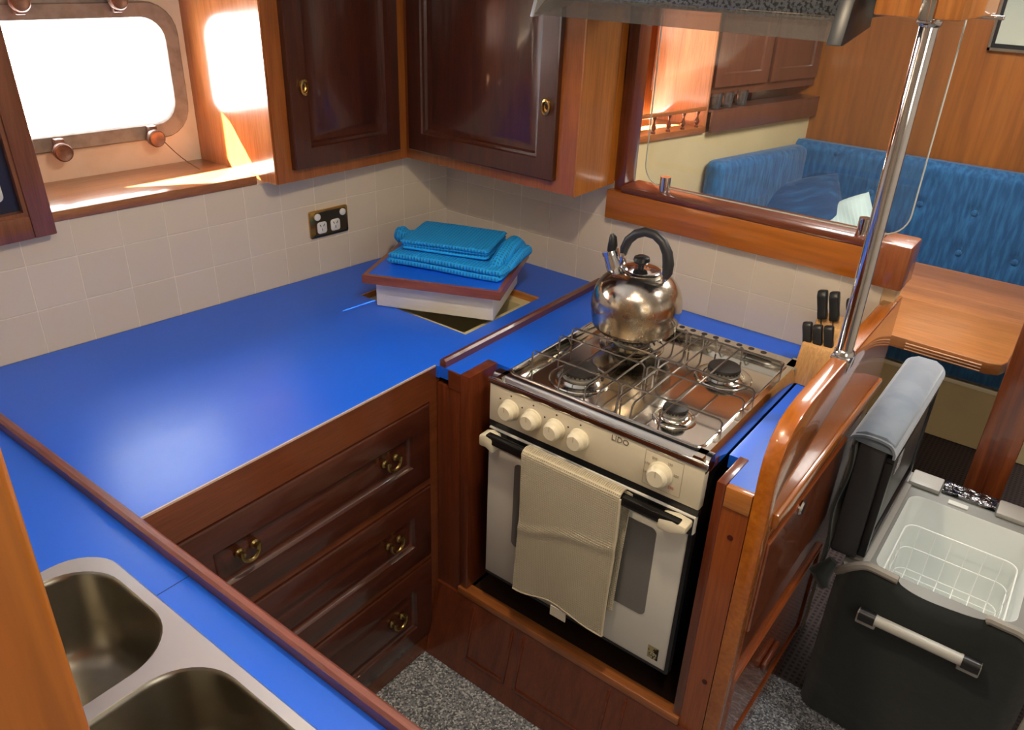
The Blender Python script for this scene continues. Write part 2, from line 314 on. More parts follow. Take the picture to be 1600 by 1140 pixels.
# unseen plate added outside; its shaped hole cuts the sun to one sliver
m = MB(); o_ = [(-2.4, -3.6), (-0.345, -3.6), (-0.345, 2.3), (-2.4, 2.3)]; h_ = [(-0.648, -1.244), (-0.513, -1.03), (-0.455, -0.918), (-0.53, -0.870), (-0.633, -0.933)]
m._merge(hole_plate(o_, [h_], 0.870)); m._merge(hole_plate(o_, [h_], 0.874))
struct(m.build('sun_slit_plate', pmat('slit_plate_grey', (0.3, 0.3, 0.3), 0.8)))
# window 1
wn = struct(bpy.data.objects.new('window_1', None)); COL.objects.link(wn); wo = WA(0.99, -0.25, 0.40); wn['_o'] = wo; wn.location = (wo[0], wo[1], wo[2] + H)
GUN = pmat('weathered_bronze', (0.30, 0.255, 0.225), 0.5, 0.35, bump=(60, 0.3, 0.001), var=(30, (0.21, 0.17, 0.145), 0.45, 0.7))
t = bmesh.new(); loops = []
for r0, r1, z in ((0.0, 0.055, -0.275), (0.0, 0.055, -0.240), (0.004, 0.058, -0.234), (0.036, 0.075, -0.232), (0.040, 0.08, -0.238), (0.040, 0.08, -0.252)):
    loops.append([t.verts.new((p[0], p[1], z)) for p in rrect(SG0-r0, ZG0-r0, SG1+r0, ZG1+r0, r1)])
for a, b in zip(loops, loops[1:]):
    n = len(a)
    for i in range(n): t.faces.new((a[i], b[i], b[(i+1) % n], a[(i+1) % n]))
m = MB(); m._merge(t, MA)
m.box((0.82, 0.722, -0.250), (1.17, 0.745, -0.236), 0.002, M=MA)
m.build('window_frame', GUN, wn)
m = MB(); m.prism(rrect(SG0+0.001, ZG0+0.001, SG1-0.001, ZG1-0.001, 0.055), 'z', -0.262, -0.256, M=MA); m.build('window_pane', glass('porthole_glass', gloss=0.6), wn)
for s, z, dn in ((0.835, 0.407, 1), (1.065, 0.403, 1), (0.87, 0.735, -1), (1.085, 0.735, -1)):
    m = MB(); m.box((s-0.008, z-0.014*dn, -0.25), (s+0.014, z+0.028*dn, -0.212), 0.003, M=MA)
    m.lathe([(0, 0), (0.012, 0), (0.014, 0.004), (0.021, 0.006), (0.022, 0.022), (0.019, 0.026), (0.016, 0.024), (0, 0.024)], (s+0.006, z, -0.214), 20, M=MA)
    m.build('window_dog', pmat('reddish_bronze', (0.24, 0.125, 0.09), 0.4, 0.55, var=(40, (0.15, 0.08, 0.06), 0.4, 0.6)), wn)
m = MB(); p0 = WA(0.82, -0.215, 0.40); p1 = WA(0.768, -0.13, 0.328); mid = [(p0[i]*(1-k)+p1[i]*k + (0, 0, -0.006*math.sin(k*3.14))[i]) for k in (0,) for i in range(3)]
pts = [tuple(p0[i]*(1-k/6)+p1[i]*k/6 - (0.008*math.sin(k/6*math.pi) if i == 2 else 0) for i in range(3)) for k in range(7)]
m.tube(pts, 0.0012, 6); tag(m.build('cord', pmat('brown_cord', (0.14, 0.06, 0.03), 0.8)), 'thin brown cord hanging from the porthole clamp to the sill', 'cord')

# other boundary walls
m = MB().box((-1.0, 1.985, -0.95), (3.4, 2.1, 1.16)); struct(m.build('wall_bulkhead', wood('bulkhead_teak', (0.30, 0.105, 0.014), (0.21, 0.062, 0.009), 'z', rough=0.35, coat=0.3, scale=3.6, plank=('x', 0.17, 0.16))))
m = MB().box((3.3, -3.2, -0.95), (3.4, 2.1, 1.16)); struct(m.build('wall_right', pmat('cream_panel', (0.66, 0.60, 0.50), 0.5)))
m = MB().box((-1.0, -3.3, -0.95), (3.4, -3.2, 1.16)); struct(m.build('wall_front', pmat('cream_panel', None)))
HX = lambda y, off=0.0: 0.045 + 0.237*y + off
m = MB(); m.prism([(HX(0.06), 0.06), (HX(1.99), 1.99), (HX(1.99)-0.06, 1.99), (HX(0.06)-0.06, 0.06)], 'z', -0.92, 0.235)
struct(m.build('wall_saloon', CREAM))
# outer hull of the saloon behind shelf
m = MB(); m.prism([(-0.30, 0.06), (0.22, 1.99), (0.16, 1.99), (-0.36, 0.06)], 'z', 0.2, 0.52); m.prism([(-0.30, 0.06), (-0.13, 0.69), (-0.19, 0.69), (-0.36, 0.06)], 'z', 0.52, 0.72); m.prism([(-0.04, 1.0), (0.22, 1.99), (0.16, 1.99), (-0.10, 1.0)], 'z', 0.52, 0.72); m.prism([(-0.30, 0.06), (0.22, 1.99), (0.16, 1.99), (-0.36, 0.06)], 'z', 0.72, 1.16)
struct(m.build('wall_hull', wood('hull_red_cedar', (0.50, 0.13, 0.035), (0.38, 0.085, 0.02), 'z', coat=0.6, scale=9)))
m = MB(); m.prism([(-0.09, 0.83), (0.0, 1.2), (-0.02, 1.21), (-0.11, 0.84)], 'z', 0.42, 0.44); 
w2 = struct(bpy.data.objects.new('window_2', None)); COL.objects.link(w2); w2['_o'] = (-0.13, 0.7, 0.52); w2.location = (-0.13, 0.7, 0.52 + H); m.bm.free()
dx, dy = 0.26, 0.9655
Mh = frame((-0.30, 0.06, 0), (0.2602, 0.9655, 0), (0, 0, 1), (0.9655, -0.2602, 0))
t = bmesh.new(); loops = []
for r0, z in ((0.0, -0.03), (0.0, 0.015), (0.035, 0.015), (0.035, -0.005)):
    loops.append([t.verts.new((p[0], p[1], z)) for p in rrect(0.67-r0, 0.535-r0, 0.96+r0, 0.705+r0, 0.05)])
for a, b in zip(loops, loops[1:]):
    n = len(a)
    for i in range(n): t.faces.new((a[i], b[i], b[(i+1) % n], a[(i+1) % n]))
m = MB(); m._merge(t, Mh); m.build('window_frame', GUN, w2)
# jamb and head of the pass-through
m = MB().box((0.6325, -0.012, 0.215), (0.664, 0.05, 1.15), 0.002); struct(m.build('trim_4', MAHM('z')))
m = MB().box((-0.36, 0.0, 0.315), (0.632, 0.05, 1.15)); struct(m.build('wall_panel', TEAK('z')))

# ================================================================== BENCH AND COUNTERTOPS
ct = thing('countertop', 'large bright blue laminate bench top along the tiled wall, with a square icebox opening', 'countertop', (0.25, -0.7, 0))
def cpoly(mb, y0, y1, x0, x1, z0, z1):
    a = xl(y0) + 0.002 if x0 is None else x0; b = xl(y1) + 0.002 if x0 is None else x0
    mb.prism([(a, y0), (x1, y0), (x1, y1), (b, y1)], 'z', z0, z1)
m = MB()
cpoly(m, -1.4535, -0.705, None, 0.588, -0.03, 0); cpoly(m, -0.705, -0.53, None, 0.600, -0.03, 0); cpoly(m, -0.53, -0.20, None, 0.145, -0.03, 0); cpoly(m, -0.53, -0.20, 0.535, 0.600, -0.03, 0); cpoly(m, -0.20, -0.001, None, 0.600, -0.03, 0)
m.build('laminate', BLUE, ct)
m = MB().box((0.5885, -1.4535, -0.0035), (0.5915, -0.705, 0.0006)); o = m.build('edge_strip', pmat('pale_edge', (0.55, 0.42, 0.36), 0.4), ct); o['label'] = 'pale worn edge strip'
# rim of icebox opening
m = MB().box((0.145, -0.212, -0.03), (0.535, -0.200, -0.001)); m.box((0.145, -0.5335, -0.03), (0.15, -0.205, -0.001)); o = m.build('opening_trim', TEAKL('x'), ct)
ib = thing('icebox_well', 'cream insulated icebox well sunk into the blue bench top', 'icebox', (0.34, -0.365, -0.4))
m = MB()
m.box((0.150, -0.53, -0.045), (0.185, -0.212, -0.018)); m.box((0.500, -0.53, -0.045), (0.535, -0.212, -0.018)); m.box((0.185, -0.53, -0.045), (0.50, -0.495, -0.018)); m.box((0.185, -0.247, -0.045), (0.50, -0.212, -0.018))
m.build('ledge', pmat('icebox_cream', (0.62, 0.54, 0.30), 0.5), ib)
m = MB()
m.box((0.165, -0.515, -0.13), (0.185, -0.23, -0.045)); m.box((0.50, -0.515, -0.13), (0.52, -0.23, -0.045)); m.box((0.185, -0.515, -0.13), (0.50, -0.495, -0.045)); m.box((0.185, -0.247, -0.13), (0.50, -0.23, -0.045)); m.box((0.185, -0.495, -0.13), (0.50, -0.247, -0.11))
m.build('liner', pmat('icebox_liner', (0.62, 0.57, 0.38), 0.4), ib)
# icebox lid
il = thing('icebox_hatch', 'square icebox hatch with white body and teak-edged blue top, turned askew over its opening', 'hatch', (0.33, -0.359, 0.0005), math.radians(23.7))
m = MB().box((-0.165, -0.14, 0), (0.165, 0.14, 0.075), 0.004); m.build('insulated_body', pmat('white_painted_foam', (0.74, 0.72, 0.66), 0.5, bump=(50, 0.25, 0.001), var=(6, (0.66, 0.60, 0.48), 0.5, 0.8)), il, local=True)
m = MB().box((-0.19, -0.17, 0.075), (0.19, -0.158, 0.0975)); m.box((-0.19, 0.158, 0.075), (0.19, 0.17, 0.0975)); m.box((-0.19, -0.158, 0.075), (-0.178, 0.158, 0.0975)); m.box((0.178, -0.158, 0.075), (0.19, 0.158, 0.0975)); m.build('edging', wood('lid_teak', (0.30, 0.085, 0.03), (0.2, 0.05, 0.018), 'x'), il, local=True)
m = MB().box((-0.178, -0.158, 0.075), (0.178, 0.158, 0.0972)); m.build('laminate', BLUE, il, local=True)
# folded cloths on the lid (local frame = lid frame)
def cloth_fold(name, label, cx, cy, z0, w_, d_, layers, th, rot, seed, mat, wav=0.004, flap=None):
    o = thing(name, label, 'cloth', (cx, cy, z0), rot, 'blue waffle cloths')
    rnd = random.Random(seed)
    m = MB()
    # serpentine folded section swept along width: front edge shows the folds
    def sec():
        P = []; r = th * 0.5
        for k in range(layers):
            z = r + k*th*1.02
            a, b = (-d_/2, d_/2) if k % 2 == 0 else (d_/2, -d_/2)
            n = 8
            for i in range(n+1): P.append((a + (b-a)*i/n, z))
            if k < layers-1:
                s = 1 if b > 0 else -1
                for q in (-45, 0, 45): P.append((b + s*th*0.55*math.cos(math.radians(q)), z + th*0.51 + th*0.51*math.sin(math.radians(q))))
        return P
    P = sec(); n = len(P); ph = [rnd.uniform(0, 6) for _ in range(4)]
    def f(u, v):
        i = min(int(round(v*(n-1))), n-1); y, z = P[i]; x = (u-0.5)*w_
        zz = z + wav*math.sin(x*17+ph[0])*(z/(layers*th)) + wav*0.5*math.sin(x*31+y*20+ph[1])
        yy = y*(1 + 0.05*math.sin(x*8+ph[2])) + 0.004*math.sin(x*25+ph[3])
        drop = 0.0
        if flap:
            s = abs(u-0.5)*2
            e = max(0, s-flap[0])/(1-flap[0]); drop = flap[1]*e*e
        return (x + 0.3*0, yy, max(zz, th*0.5) - drop + th*0.5*0)
    m.grid(f, 36, n-1, thick=th*0.42)
    b = m.build('folded_cloth', mat, o, local=True)
    return o, b
WAF = weave('blue_waffle', (0.002, 0.40, 1.0), (0.003, 0.18, 0.55), 110, 110, 'XY', 0.8, 0.003, 0.7, 0.0)
def cloth_pile(name, label, cx, cy, z0, w_, d_, layers, th, rot, seed):
    """folded cloth: stacked rounded layers joined at alternate fold edges, one continuous slab outline"""
    o = thing(name, label, 'cloth', (cx, cy, z0), rot)
    return o
def fold_stack(o, w_, d_, layers, th, seed, wav=0.003):
    rnd = random.Random(seed); m = MB()
    for k in range(layers):
        ox, oy = rnd.uniform(-0.004, 0.004), rnd.uniform(-0.005, 0.003); sw = w_*(1-rnd.uniform(0, 0.02)); sd = d_*(1-rnd.uniform(0, 0.04)); p = [rnd.uniform(0, 6) for _ in range(3)]
        z = k*th
        R = th*0.5
        def f(u, v):
            # closed loop section around the slab edge in v; u across the width, tapered at both ends
            x = (u-0.5)*sw; e = min(u, 1-u)*sw
            k_ = min(1.0, math.sqrt(max(0.0, 1-(1-min(e/R, 1))**2)))
            a = v*2*math.pi; c_, s_ = math.cos(a), math.sin(a)
            yy = (sd/2 - R)*(1 if c_ > 0 else -1)*min(1, abs(c_)*6) + R*c_*k_
            zz = R + R*s_*max(k_, 0.02)
            zz += wav*math.sin(x*19+p[0]+yy*9)*0.6 + wav*0.4*math.sin(yy*28+p[1])
            return (x+ox, yy+oy, z + zz + wav)
        m.grid(f, 30, 48)
    bmesh.ops.remove_doubles(m.bm, verts=m.bm.verts[:], dist=0.00005)
    return m
# lower cloth: larger, its left end rolls over the lid edge, right end bunched
lc = thing('waffle_cloth', 'larger blue waffle cloth with curled ends lying directly on the icebox hatch', 'cloth', (0.345, -0.335, 0.099), math.radians(16), 'blue waffle cloths')
m = fold_stack(lc, 0.345, 0.225, 2, 0.016, 3, 0.002)
m.build('folded_cloth', WAF, lc, local=True)
def bulge(mb, pts, rs, flat=0.75, seg=20):
    """soft rolled fold"""
    mb.tube(pts, rs, seg)
m = MB(); bulge(m, [(-0.15, 0.07, 0.012), (-0.172, 0.075, 0.022), (-0.200, 0.085, 0.014), (-0.215, 0.09, 0.010), (-0.232, 0.093, 0.012), (-0.247, 0.094, 0.014), (-0.254, 0.094, 0.014)], [0.012, 0.020, 0.019, 0.022, 0.027, 0.020, 0.004]); m.build('curled_end', WAF, lc, local=True)
m = MB(); bulge(m, [(0.132, -0.085, 0.018), (0.134, -0.045, 0.034), (0.136, 0.02, 0.046), (0.138, 0.07, 0.046), (0.140, 0.10, 0.034), (0.14, 0.112, 0.024)], [0.012, 0.020, 0.026, 0.027, 0.020, 0.004]); bulge(m, [(0.158, -0.10, 0.012), (0.163, -0.04, 0.024), (0.166, 0.04, 0.034), (0.168, 0.09, 0.030), (0.168, 0.105, 0.02)], [0.008, 0.014, 0.017, 0.015, 0.004]); m.build('bunched_end', WAF, lc, local=True)
uc = thing('waffle_cloth', 'smaller blue waffle cloth folded into a neat rectangle on top of the larger one', 'cloth', (0.318, -0.325, 0.135), math.radians(21), 'blue waffle cloths')
m = fold_stack(uc, 0.255, 0.185, 3, 0.0095, 5, 0.0015); m.build('folded_cloth', WAF, uc, local=True)

# drawer cabinet
dc = thing('drawer_cabinet', 'dark mahogany drawer bank under the blue bench top, three panelled drawers', 'cabinet', (0.3, -1.05, -0.90))
m = MB()
m.box((0.03, -1.435, -0.895), (0.555, -0.705, -0.15)); m.box((0.565, -1.4535, -0.088), (0.590, -0.69, -0.031)); m.box((0.5885, -1.4535, -0.088), (0.5915, -0.705, -0.0038)); 
m.box((0.565, -1.4535, -0.895), (0.590, -1.40, -0.088)); m.box((0.565, -0.728, -0.895), (0.590, -0.69, -0.088))
m.box((0.565, -1.40, -0.330), (0.590, -0.728, -0.311)); m.box((0.565, -1.40, -0.570), (0.590, -0.728, -0.556)); m.box((0.565, -1.40, -0.895), (0.590, -0.728, -0.838))
m.build('face_frame', wood('frame_teak_y', (0.17, 0.046, 0.014), (0.10, 0.025, 0.008), 'y'), dc)
for z0, z1 in ((-0.311, -0.088), (-0.556, -0.330), (-0.838, -0.570)):
    hh = z1 - z0 - 0.006
    m = MB(); m.rings(0.664, hh, [(0, -0.02), (0, 0.004), (0.004, 0.007), (0.062, 0.007), (0.065, 0.001), (0.070, -0.004), (0.076, -0.005), (0.088, 0.001), (0.092, 0.002)], frame((0.590, -1.396, z0 + 0.003), (0, 1, 0), (0, 0, 1), (1, 0, 0)))
    d = m.build('drawer', MAHO('y'), dc)
    for yh in (-1.262, -0.868):
        zc = (z0 + z1)/2 + 0.012
        m = MB(); m.lathe([(0, 0), (0.010, 0), (0.010, 0.004), (0.006, 0.007), (0.006, 0.018), (0, 0.018)], (0, 0, 0), 14, M=frame((0.594, yh-0.018, zc+0.004), (0, 1, 0), (0, 0, 1), (1, 0, 0)))
        m.lathe([(0, 0), (0.010, 0), (0.010, 0.004), (0.006, 0.007), (0.006, 0.018), (0, 0.018)], (0, 0, 0), 14, M=frame((0.594, yh+0.018, zc+0.004), (0, 1, 0), (0, 0, 1), (1, 0, 0)))
        m.tube([(0.609, yh + 0.021*math.cos(a), zc + 0.006 - 0.024*math.sin(a)) for a in [math.pi*k/12 for k in range(-1, 14)]], 0.0042, 8)
        m.build('handle', pmat('aged_brass', (0.40, 0.29, 0.11), 0.3, 1.0), d)['label'] = 'brass ring handle'

# fiddle rail separating the stove side
m = MB().prism([(0.600, 0.0005), (0.600, 0.016), (0.605, 0.021), (0.613, 0.021), (0.618, 0.016), (0.618, 0.0005)], 'y', -0.70, -0.002, 0)
tag(m.build('fiddle_rail', MAHM('y')), 'slim mahogany rail running from the tiles between bench top and stove', 'rail')
# countertop around the stove
cs = thing('countertop', 'narrow blue laminate strips bordering the stove left, behind and right', 'countertop', (1.0, -0.1, -0.03))
m = MB(); m.box((0.6005, -0.700, -0.03), (0.665, -0.002, 0)); m.box((0.665, -0.600, -0.03), (0.754, -0.002, 0)); m.box((0.754, -0.155, -0.03), (1.286, -0.002, 0)); m.box((1.286, -0.600, -0.03), (1.3775, -0.002, 0)); m.box((1.325, -0.690, -0.03), (1.3775, -0.600, 0))
m.build('laminate', BLUE, cs)
MB().box((0.630, -0.704, -0.045), (0.668, -0.700, -0.0)).build('front_lip', MAHM('x'), cs); MB().box((1.326, -0.706, -0.045), (1.3775, -0.690, 0.0005), 0.001).build('front_lip', TEAKL('x'), cs)

# stove surround cabinet
sc = thing('stove_cabinet', 'red-brown wooden surround enclosing the stove, with cheeks, sill and lower panel', 'cabinet', (1.0, -0.5, -0.90))
m = MB(); m.box((0.668, -0.705, -0.64), (0.696, -0.602, 0.004), 0.002); m.box((0.668, -0.602, -0.64), (0.696, -0.30, -0.031)); m.build('cheek', MAHM('z'), sc)
m = MB(); m.box((1.306, -0.705, -0.64), (1.325, -0.595, 0.003), 0.002); m.box((1.306, -0.595, -0.64), (1.325, -0.30, -0.031)); m.build('cheek', MAHM('z'), sc)
m = MB(); m.box((0.592, -0.702, -0.89), (0.668, -0.66, -0.046), 0.001); m.build('stile', MAHM('z'), sc)
m = MB(); m.prism([(1.325, -0.046), (1.3775, -0.046), (1.3775, -0.666), (1.325, -0.666)], 'y', -0.703, -0.66); m.build('stile', wood('stile_orange', (0.33, 0.085, 0.016), (0.23, 0.05, 0.010), 'z', coat=0.7, scale=12), sc)
m = MB(); m.box((0.668, -0.712, -0.665), (1.325, -0.68, -0.641), 0.003); m.build('sill', TEAK('x'), sc)
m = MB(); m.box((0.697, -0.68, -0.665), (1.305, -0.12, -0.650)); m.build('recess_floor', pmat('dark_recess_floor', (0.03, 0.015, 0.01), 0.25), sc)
def lean(z): return -0.705 - 0.055*max(0, (-0.642 - z))/0.258
m = MB(); m.prism([(-0.66, -0.666), (lean(-0.666), -0.666), (lean(-0.898), -0.898), (-0.66, -0.898)], 'x', 0.592, 1.3775); m.build('lower_panel', MAHM('z'), sc)
# recessed frames drawn as thin mouldings on the lower panel
Ml = frame((0.592, lean(-0.898), -0.898), (1, 0, 0), Vector((0, lean(-0.666)-lean(-0.898), 0.232)).normalized(), Vector((0, -0.232, lean(-0.666)-lean(-0.898))).normalized())
for u0, u1 in ((0.135, 0.27), (0.30, 0.56), (0.60, 0.76)):
    m = MB()
    for a, b in (((u0, 0.06), (u1, 0.066)), ((u0, 0.06), (u0+0.006, 0.225)), ((u1-0.006, 0.06), (u1, 0.225))): m.box((a[0], a[1], -0.001), (b[0], b[1], 0.004), 0.001, M=Ml)
    m.build('panel_moulding', MAHM('x'), sc)
# wood plugs
for x, z in ((1.352, -0.11), (1.362, -0.50)): m = MB(); m.lathe([(0, 0), (0.006, 0), (0.006, 0.0012), (0, 0.0012)], (0, 0, 0), 12, M=frame((x, -0.703, z), (1, 0, 0), (0, 0, 1), (0, -1, 0))); m.build('wood_plug', pmat('dark_plug', (0.06, 0.008, 0.006), 0.4) if x < 1.36 else pmat('dark_plug', None), sc)

# end partition
ep = thing('partition', 'varnished end partition right of the stove with a rounded shoulder and panelled outer side', 'partition', (1.39, -0.35, -0.90))
prof = [(-0.706, -0.898), (-0.706, 0.055), (-0.701, 0.088), (-0.684, 0.120), (-0.656, 0.142), (-0.618, 0.154), (-0.57, 0.160), (-0.05, 0.170), (0.062, 0.172)]
m = MB(); m.prism(prof + [(0.062, -0.05), (-0.662, -0.05), (-0.662, -0.898)], 'x', 1.3785, 1.412, 0.004); m.build('upright_board', ORNG('y'), ep)
m = MB(); m.prism([(-0.661, -0.898), (-0.661, -0.046), (0.003, -0.046), (0.003, -0.898)], 'x', 1.3765, 1.404); m.build('side_board', wood('side_red', (0.30, 0.075, 0.018), (0.2, 0.04, 0.01), 'y', coat=0.9, rough=0.25), ep)
m = MB(); m.box((1.404, -0.660, -0.085), (1.421, 0.062, -0.050), 0.006); m.box((1.404, -0.660, -0.108), (1.411, 0.05, -0.092), 0.002); m.build('bead', ORNG('y'), ep)
m = MB(); m.rings(0.50, 0.235, [(0, 0), (0, 0.008), (0.003, 0.011), (0.25*0+0.018, 0.011)], frame((1.404, -0.655, -0.36), (0, 1, 0), (0, 0, 1), (1, 0, 0)))
d = m.build('door', wood('side_red', None, None, 'y'), ep)
m = MB(); m.lathe([(0, 0), (0.017, 0), (0.018, 0.004), (0.014, 0.008), (0, 0.009)], (0, 0, 0), 20, M=frame((1.415, -0.478, -0.140), (0, 1, 0), (0, 0, 1), (1, 0, 0))); m.build('latch', CHROME, d)['label'] = 'round chrome latch'
m = MB(); m.rings(0.58, 0.30, [(0, 0), (0, 0.006), (0.004, 0.010), (0.012, 0.010), (0.016, 0.005), (0.03, 0.005)], frame((1.404, -0.66, -0.80), (0, 1, 0), (0, 0, 1), (1, 0, 0))); d2 = m.build('lower_door', wood('side_red', None, None, 'y'), ep)
m = MB(); m.box((1.409, -0.44, -0.665), (1.424, -0.34, -0.640), 0.006, 3); m.build('handle', MAHM('z'), d2)
m = MB(); m.box((1.375, 0.0625, -0.09), (1.3995, 0.068, 0.105)); m.build('pale_edge', pmat('pale_ply_edge', None), ep)['label'] = 'pale unvarnished plywood edge'

# rail under the pass-through
ra = thing('ledge_rail', 'thick varnished rail along the tile top under the pass-through, squared end block', 'rail', (1.0, 0, 0.215))
m = MB().box((0.620, -0.030, 0.216), (1.345, -0.001, 0.296), 0.003); m.build('front_board', wood('rail_orange', (0.46, 0.145, 0.012), (0.34, 0.090, 0.008), 'x', coat=0.5, rough=0.3, scale=6), ra)
m = MB().box((0.665, -0.034, 0.296), (1.345, 0.062, 0.316), 0.006); m.build('cap', MAHM('x'), ra)
m = MB().box((1.345, -0.034, 0.212), (1.418, 0.068, 0.318), 0.006); m.build('end_block', wood('block_teak_x', (0.30, 0.085, 0.02), (0.2, 0.05, 0.012), 'z', coat=0.8), ra)

# ================================================================== STOVE
sv = thing('stove', 'cream and white gas stove with stainless hob, five knobs and an oven below', 'stove', (1.02, -0.45, -0.55))
X0, X1, YF, YB = 0.757, 1.282, -0.705, -0.165
m = MB().box((X0+0.012, YF+0.02, -0.53), (X1-0.012, YB-0.02, 0.005)); m.build('body', pmat('black_enamel', (0.012, 0.012, 0.013), 0.25), sv)
m = MB()
m.prism([(YF, 0.006), (YF, 0.022), (YF+0.004, 0.026), (YF+0.010, 0.034), (YF+0.016, 0.038), (YF+0.034, 0.038), (YF+0.040, 0.018), (YF+0.034, 0.006)], 'x', X0, X1)
m.prism([(YB, 0.002), (YB-0.010, 0.038), (YB-0.050, 0.038), (YB-0.056, 0.018), (YB-0.056, 0.006)], 'x', X0+0.004, X1-0.004)
m.prism([(X1, 0.001), (X1-0.007, 0.033), (X1-0.012, 0.038), (X1-0.030, 0.038), (X1-0.036, 0.018), (X1-0.036, 0.001)], 'y', YF+0.001, YB)
m.prism([(X0, 0.001), (X0+0.016, 0.034), (X0+0.020, 0.038), (X0+0.030, 0.038), (X0+0.036, 0.018), (X0+0.036, 0.001)], 'y', YF+0.001, YB)
m.box((X0-0.004, YF-0.004, 0.016), (X1+0.004, YF+0.002, 0.030), 0.002)
m.box((X0+0.03, YF+0.034, 0.006), (X1-0.03, YB-0.05, 0.018))
m.build('hob_top', STEEL, sv)
m = MB(); # raised bead inside rim
P = [(p[0], p[1], 0.038) for p in rrect(X0+0.027, YF+0.03, X1-0.027, YB-0.046, 0.02)]; m.tube(P, 0.0035, 8, closed=True); m.build('hob_bead', CHROME, sv)
for k in range(10): m = MB(); m.lathe([(0, 0), (0.0075, 0), (0.0075, 0.0008), (0, 0.0008)], (X0+0.15 + k*0.031, YB-0.022, 0.0378), 12); m.build('vent_hole', BLACK, sv)
def burner(x, y, r):
    o = MB(); o.lathe([(0, 0.0182), (r*1.62, 0.0182), (r*1.66, 0.0196), (r*1.60, 0.0215), (r*1.30, 0.0205), (r*1.16, 0.022), (r*1.08, 0.0262), (r*0.98, 0.0275), (0, 0.0275)], (x, y, 0), 48)
    a = o.build('burner', STEEL, sv)
    o = MB(); o.lathe([(0, 0.0276), (r*0.92, 0.0276), (r*0.94, 0.031), (r*0.86, 0.033), (r*0.86, 0.040), (0, 0.040)], (x, y, 0), 40); b = o.build('flame_ring', pmat('burner_aluminium', (0.20, 0.19, 0.17), 0.5, 0.7), a)
    o = MB(); o.lathe([(0, 0.0405), (r*0.90, 0.0405), (r*0.93, 0.0435), (r*0.90, 0.047), (r*0.6, 0.0485), (0, 0.049)], (x, y, 0), 40)
    for k in range(24):
        q = k*math.pi/12; o.box((-0.0018, -0.0022, 0.038), (0.0018, 0.0022, 0.0415), M=Matrix.Translation((x + r*0.90*math.cos(q), y + r*0.90*math.sin(q), 0)) @ Matrix.Rotation(q, 4, 'Z'))
    o.build('burner_cap', pmat('sooty_black', (0.018, 0.016, 0.015), 0.45, 0.2), a)
burner(0.905, -0.565, 0.043); burner(1.150, -0.335, 0.040); burner(1.148, -0.575, 0.028); burner(0.905, -0.33, 0.048)
# wire pan supports: two frames (left, right), each with fingers
WIRE = pmat('steel_wire', (0.24, 0.21, 0.19), 0.28, 1.0)
def sup(x0, x1, ysx, xhook):
    zt = 0.0655; zb = 0.020; r = 0.0021; o = MB()
    for y, e0, e1 in ((-0.595, 0, 0.0), (-0.485, 0, 0), (-0.430, 0, 0), (-0.268, 0, 0)):
        P = [(x0, y, zb), (x0, y, zt-0.006), (x0+0.006, y, zt), (x1-0.006, y, zt), (x1, y, zt-0.006), (x1, y, zb)]
        o.tube(P, r, 8)
    for x in ysx:
        o.tube([(x, -0.655, zb), (x, -0.650, zt-0.010), (x, -0.640, zt-0.0045), (x, -0.245, zt-0.0045), (x, -0.236, zt-0.010), (x, -0.230, zb)], r, 8)
    return o
sup(0.792, 1.022, (0.905, 0.972, 1.004), 1).build('pan_support', WIRE, sv)
sup(1.030, 1.258, (1.050, 1.085, 1.150), 0).build('pan_support', WIRE, sv)
# fascia
m = MB().box((X0, YF-0.002, -0.080), (X1, YF+0.02, 0.020), 0.003); m.build('control_panel', ENAM, sv)
m = MB().box((X0, YF-0.0, -0.096), (X1, YF+0.012, -0.081)); m.build('shadow_gap', BLACK, sv)
Mf = lambda x, z, y=YF-0.002: frame((x, y, z), (1, 0, 0), (0, 0, 1), (0, -1, 0))
for x in (0.818, 0.879, 0.940, 1.001, 1.193):
    m = MB(); R = 0.021 if x < 1.1 else 0.023
    m.lathe([(0, 0), (R*1.16, 0), (R*1.16, 0.003), (R*1.02, 0.005), (R, 0.018), (R*0.86, 0.021), (R*0.82, 0.024), (R*0.76, 0.026), (0, 0.026)], (0, 0, 0), 32, M=Mf(x, -0.031))
    kn = m.build('knob', KNOB, sv)
    m = MB(); m.box((-0.0012, 0.004, 0.0262), (0.0012, R*0.8, 0.0268), M=Mf(x, -0.031)); m.build('pointer', pmat('beige_mark', (0.55, 0.48, 0.33), 0.4), kn)
PRN = pmat('dark_print', (0.03, 0.03, 0.03), 0.5)
for x in (0.818, 0.879, 0.940, 1.001):
    for px_, pz_, a_ in ((x, 0.003, 0.0022), (x-0.030, -0.014, 0.0022)):
        m = MB(); m.lathe([(0, 0), (a_, 0), (a_, 0.0006), (0, 0.0006)], (0, 0, 0), 8, M=Mf(px_, pz_)); m.build('panel_mark', PRN, sv)
def text(name, s, size, M, mat, parent, depth=0.0004, align='CENTER'):
    c = bpy.data.curves.new(name, 'FONT'); c.body = s; c.size = size; c.extrude = depth; c.align_x = align
    tmp = bpy.data.objects.new(name, c); COL.objects.link(tmp); dg = bpy.context.evaluated_depsgraph_get(); me = bpy.data.meshes.new_from_object(tmp.evaluated_get(dg))
    bpy.data.objects.remove(tmp); bpy.data.curves.remove(c)
    org = Vector(parent['_o']); me.transform(Matrix.Translation(-org) @ M); me.materials.clear(); me.materials.append(mat)
    o = bpy.data.objects.new(name, me); COL.objects.link(o); o.parent = parent; o['_o'] = parent['_o']; return o
text('maker_name', 'LIDO', 0.018, Mf(1.096, 0.000, YF-0.0025), pmat('grey_print', (0.12, 0.11, 0.10), 0.5), sv)
DP = pmat('faint_print', (0.35, 0.30, 0.22), 0.5); RP = pmat('red_print', (0.55, 0.12, 0.08), 0.5)
m = MB()
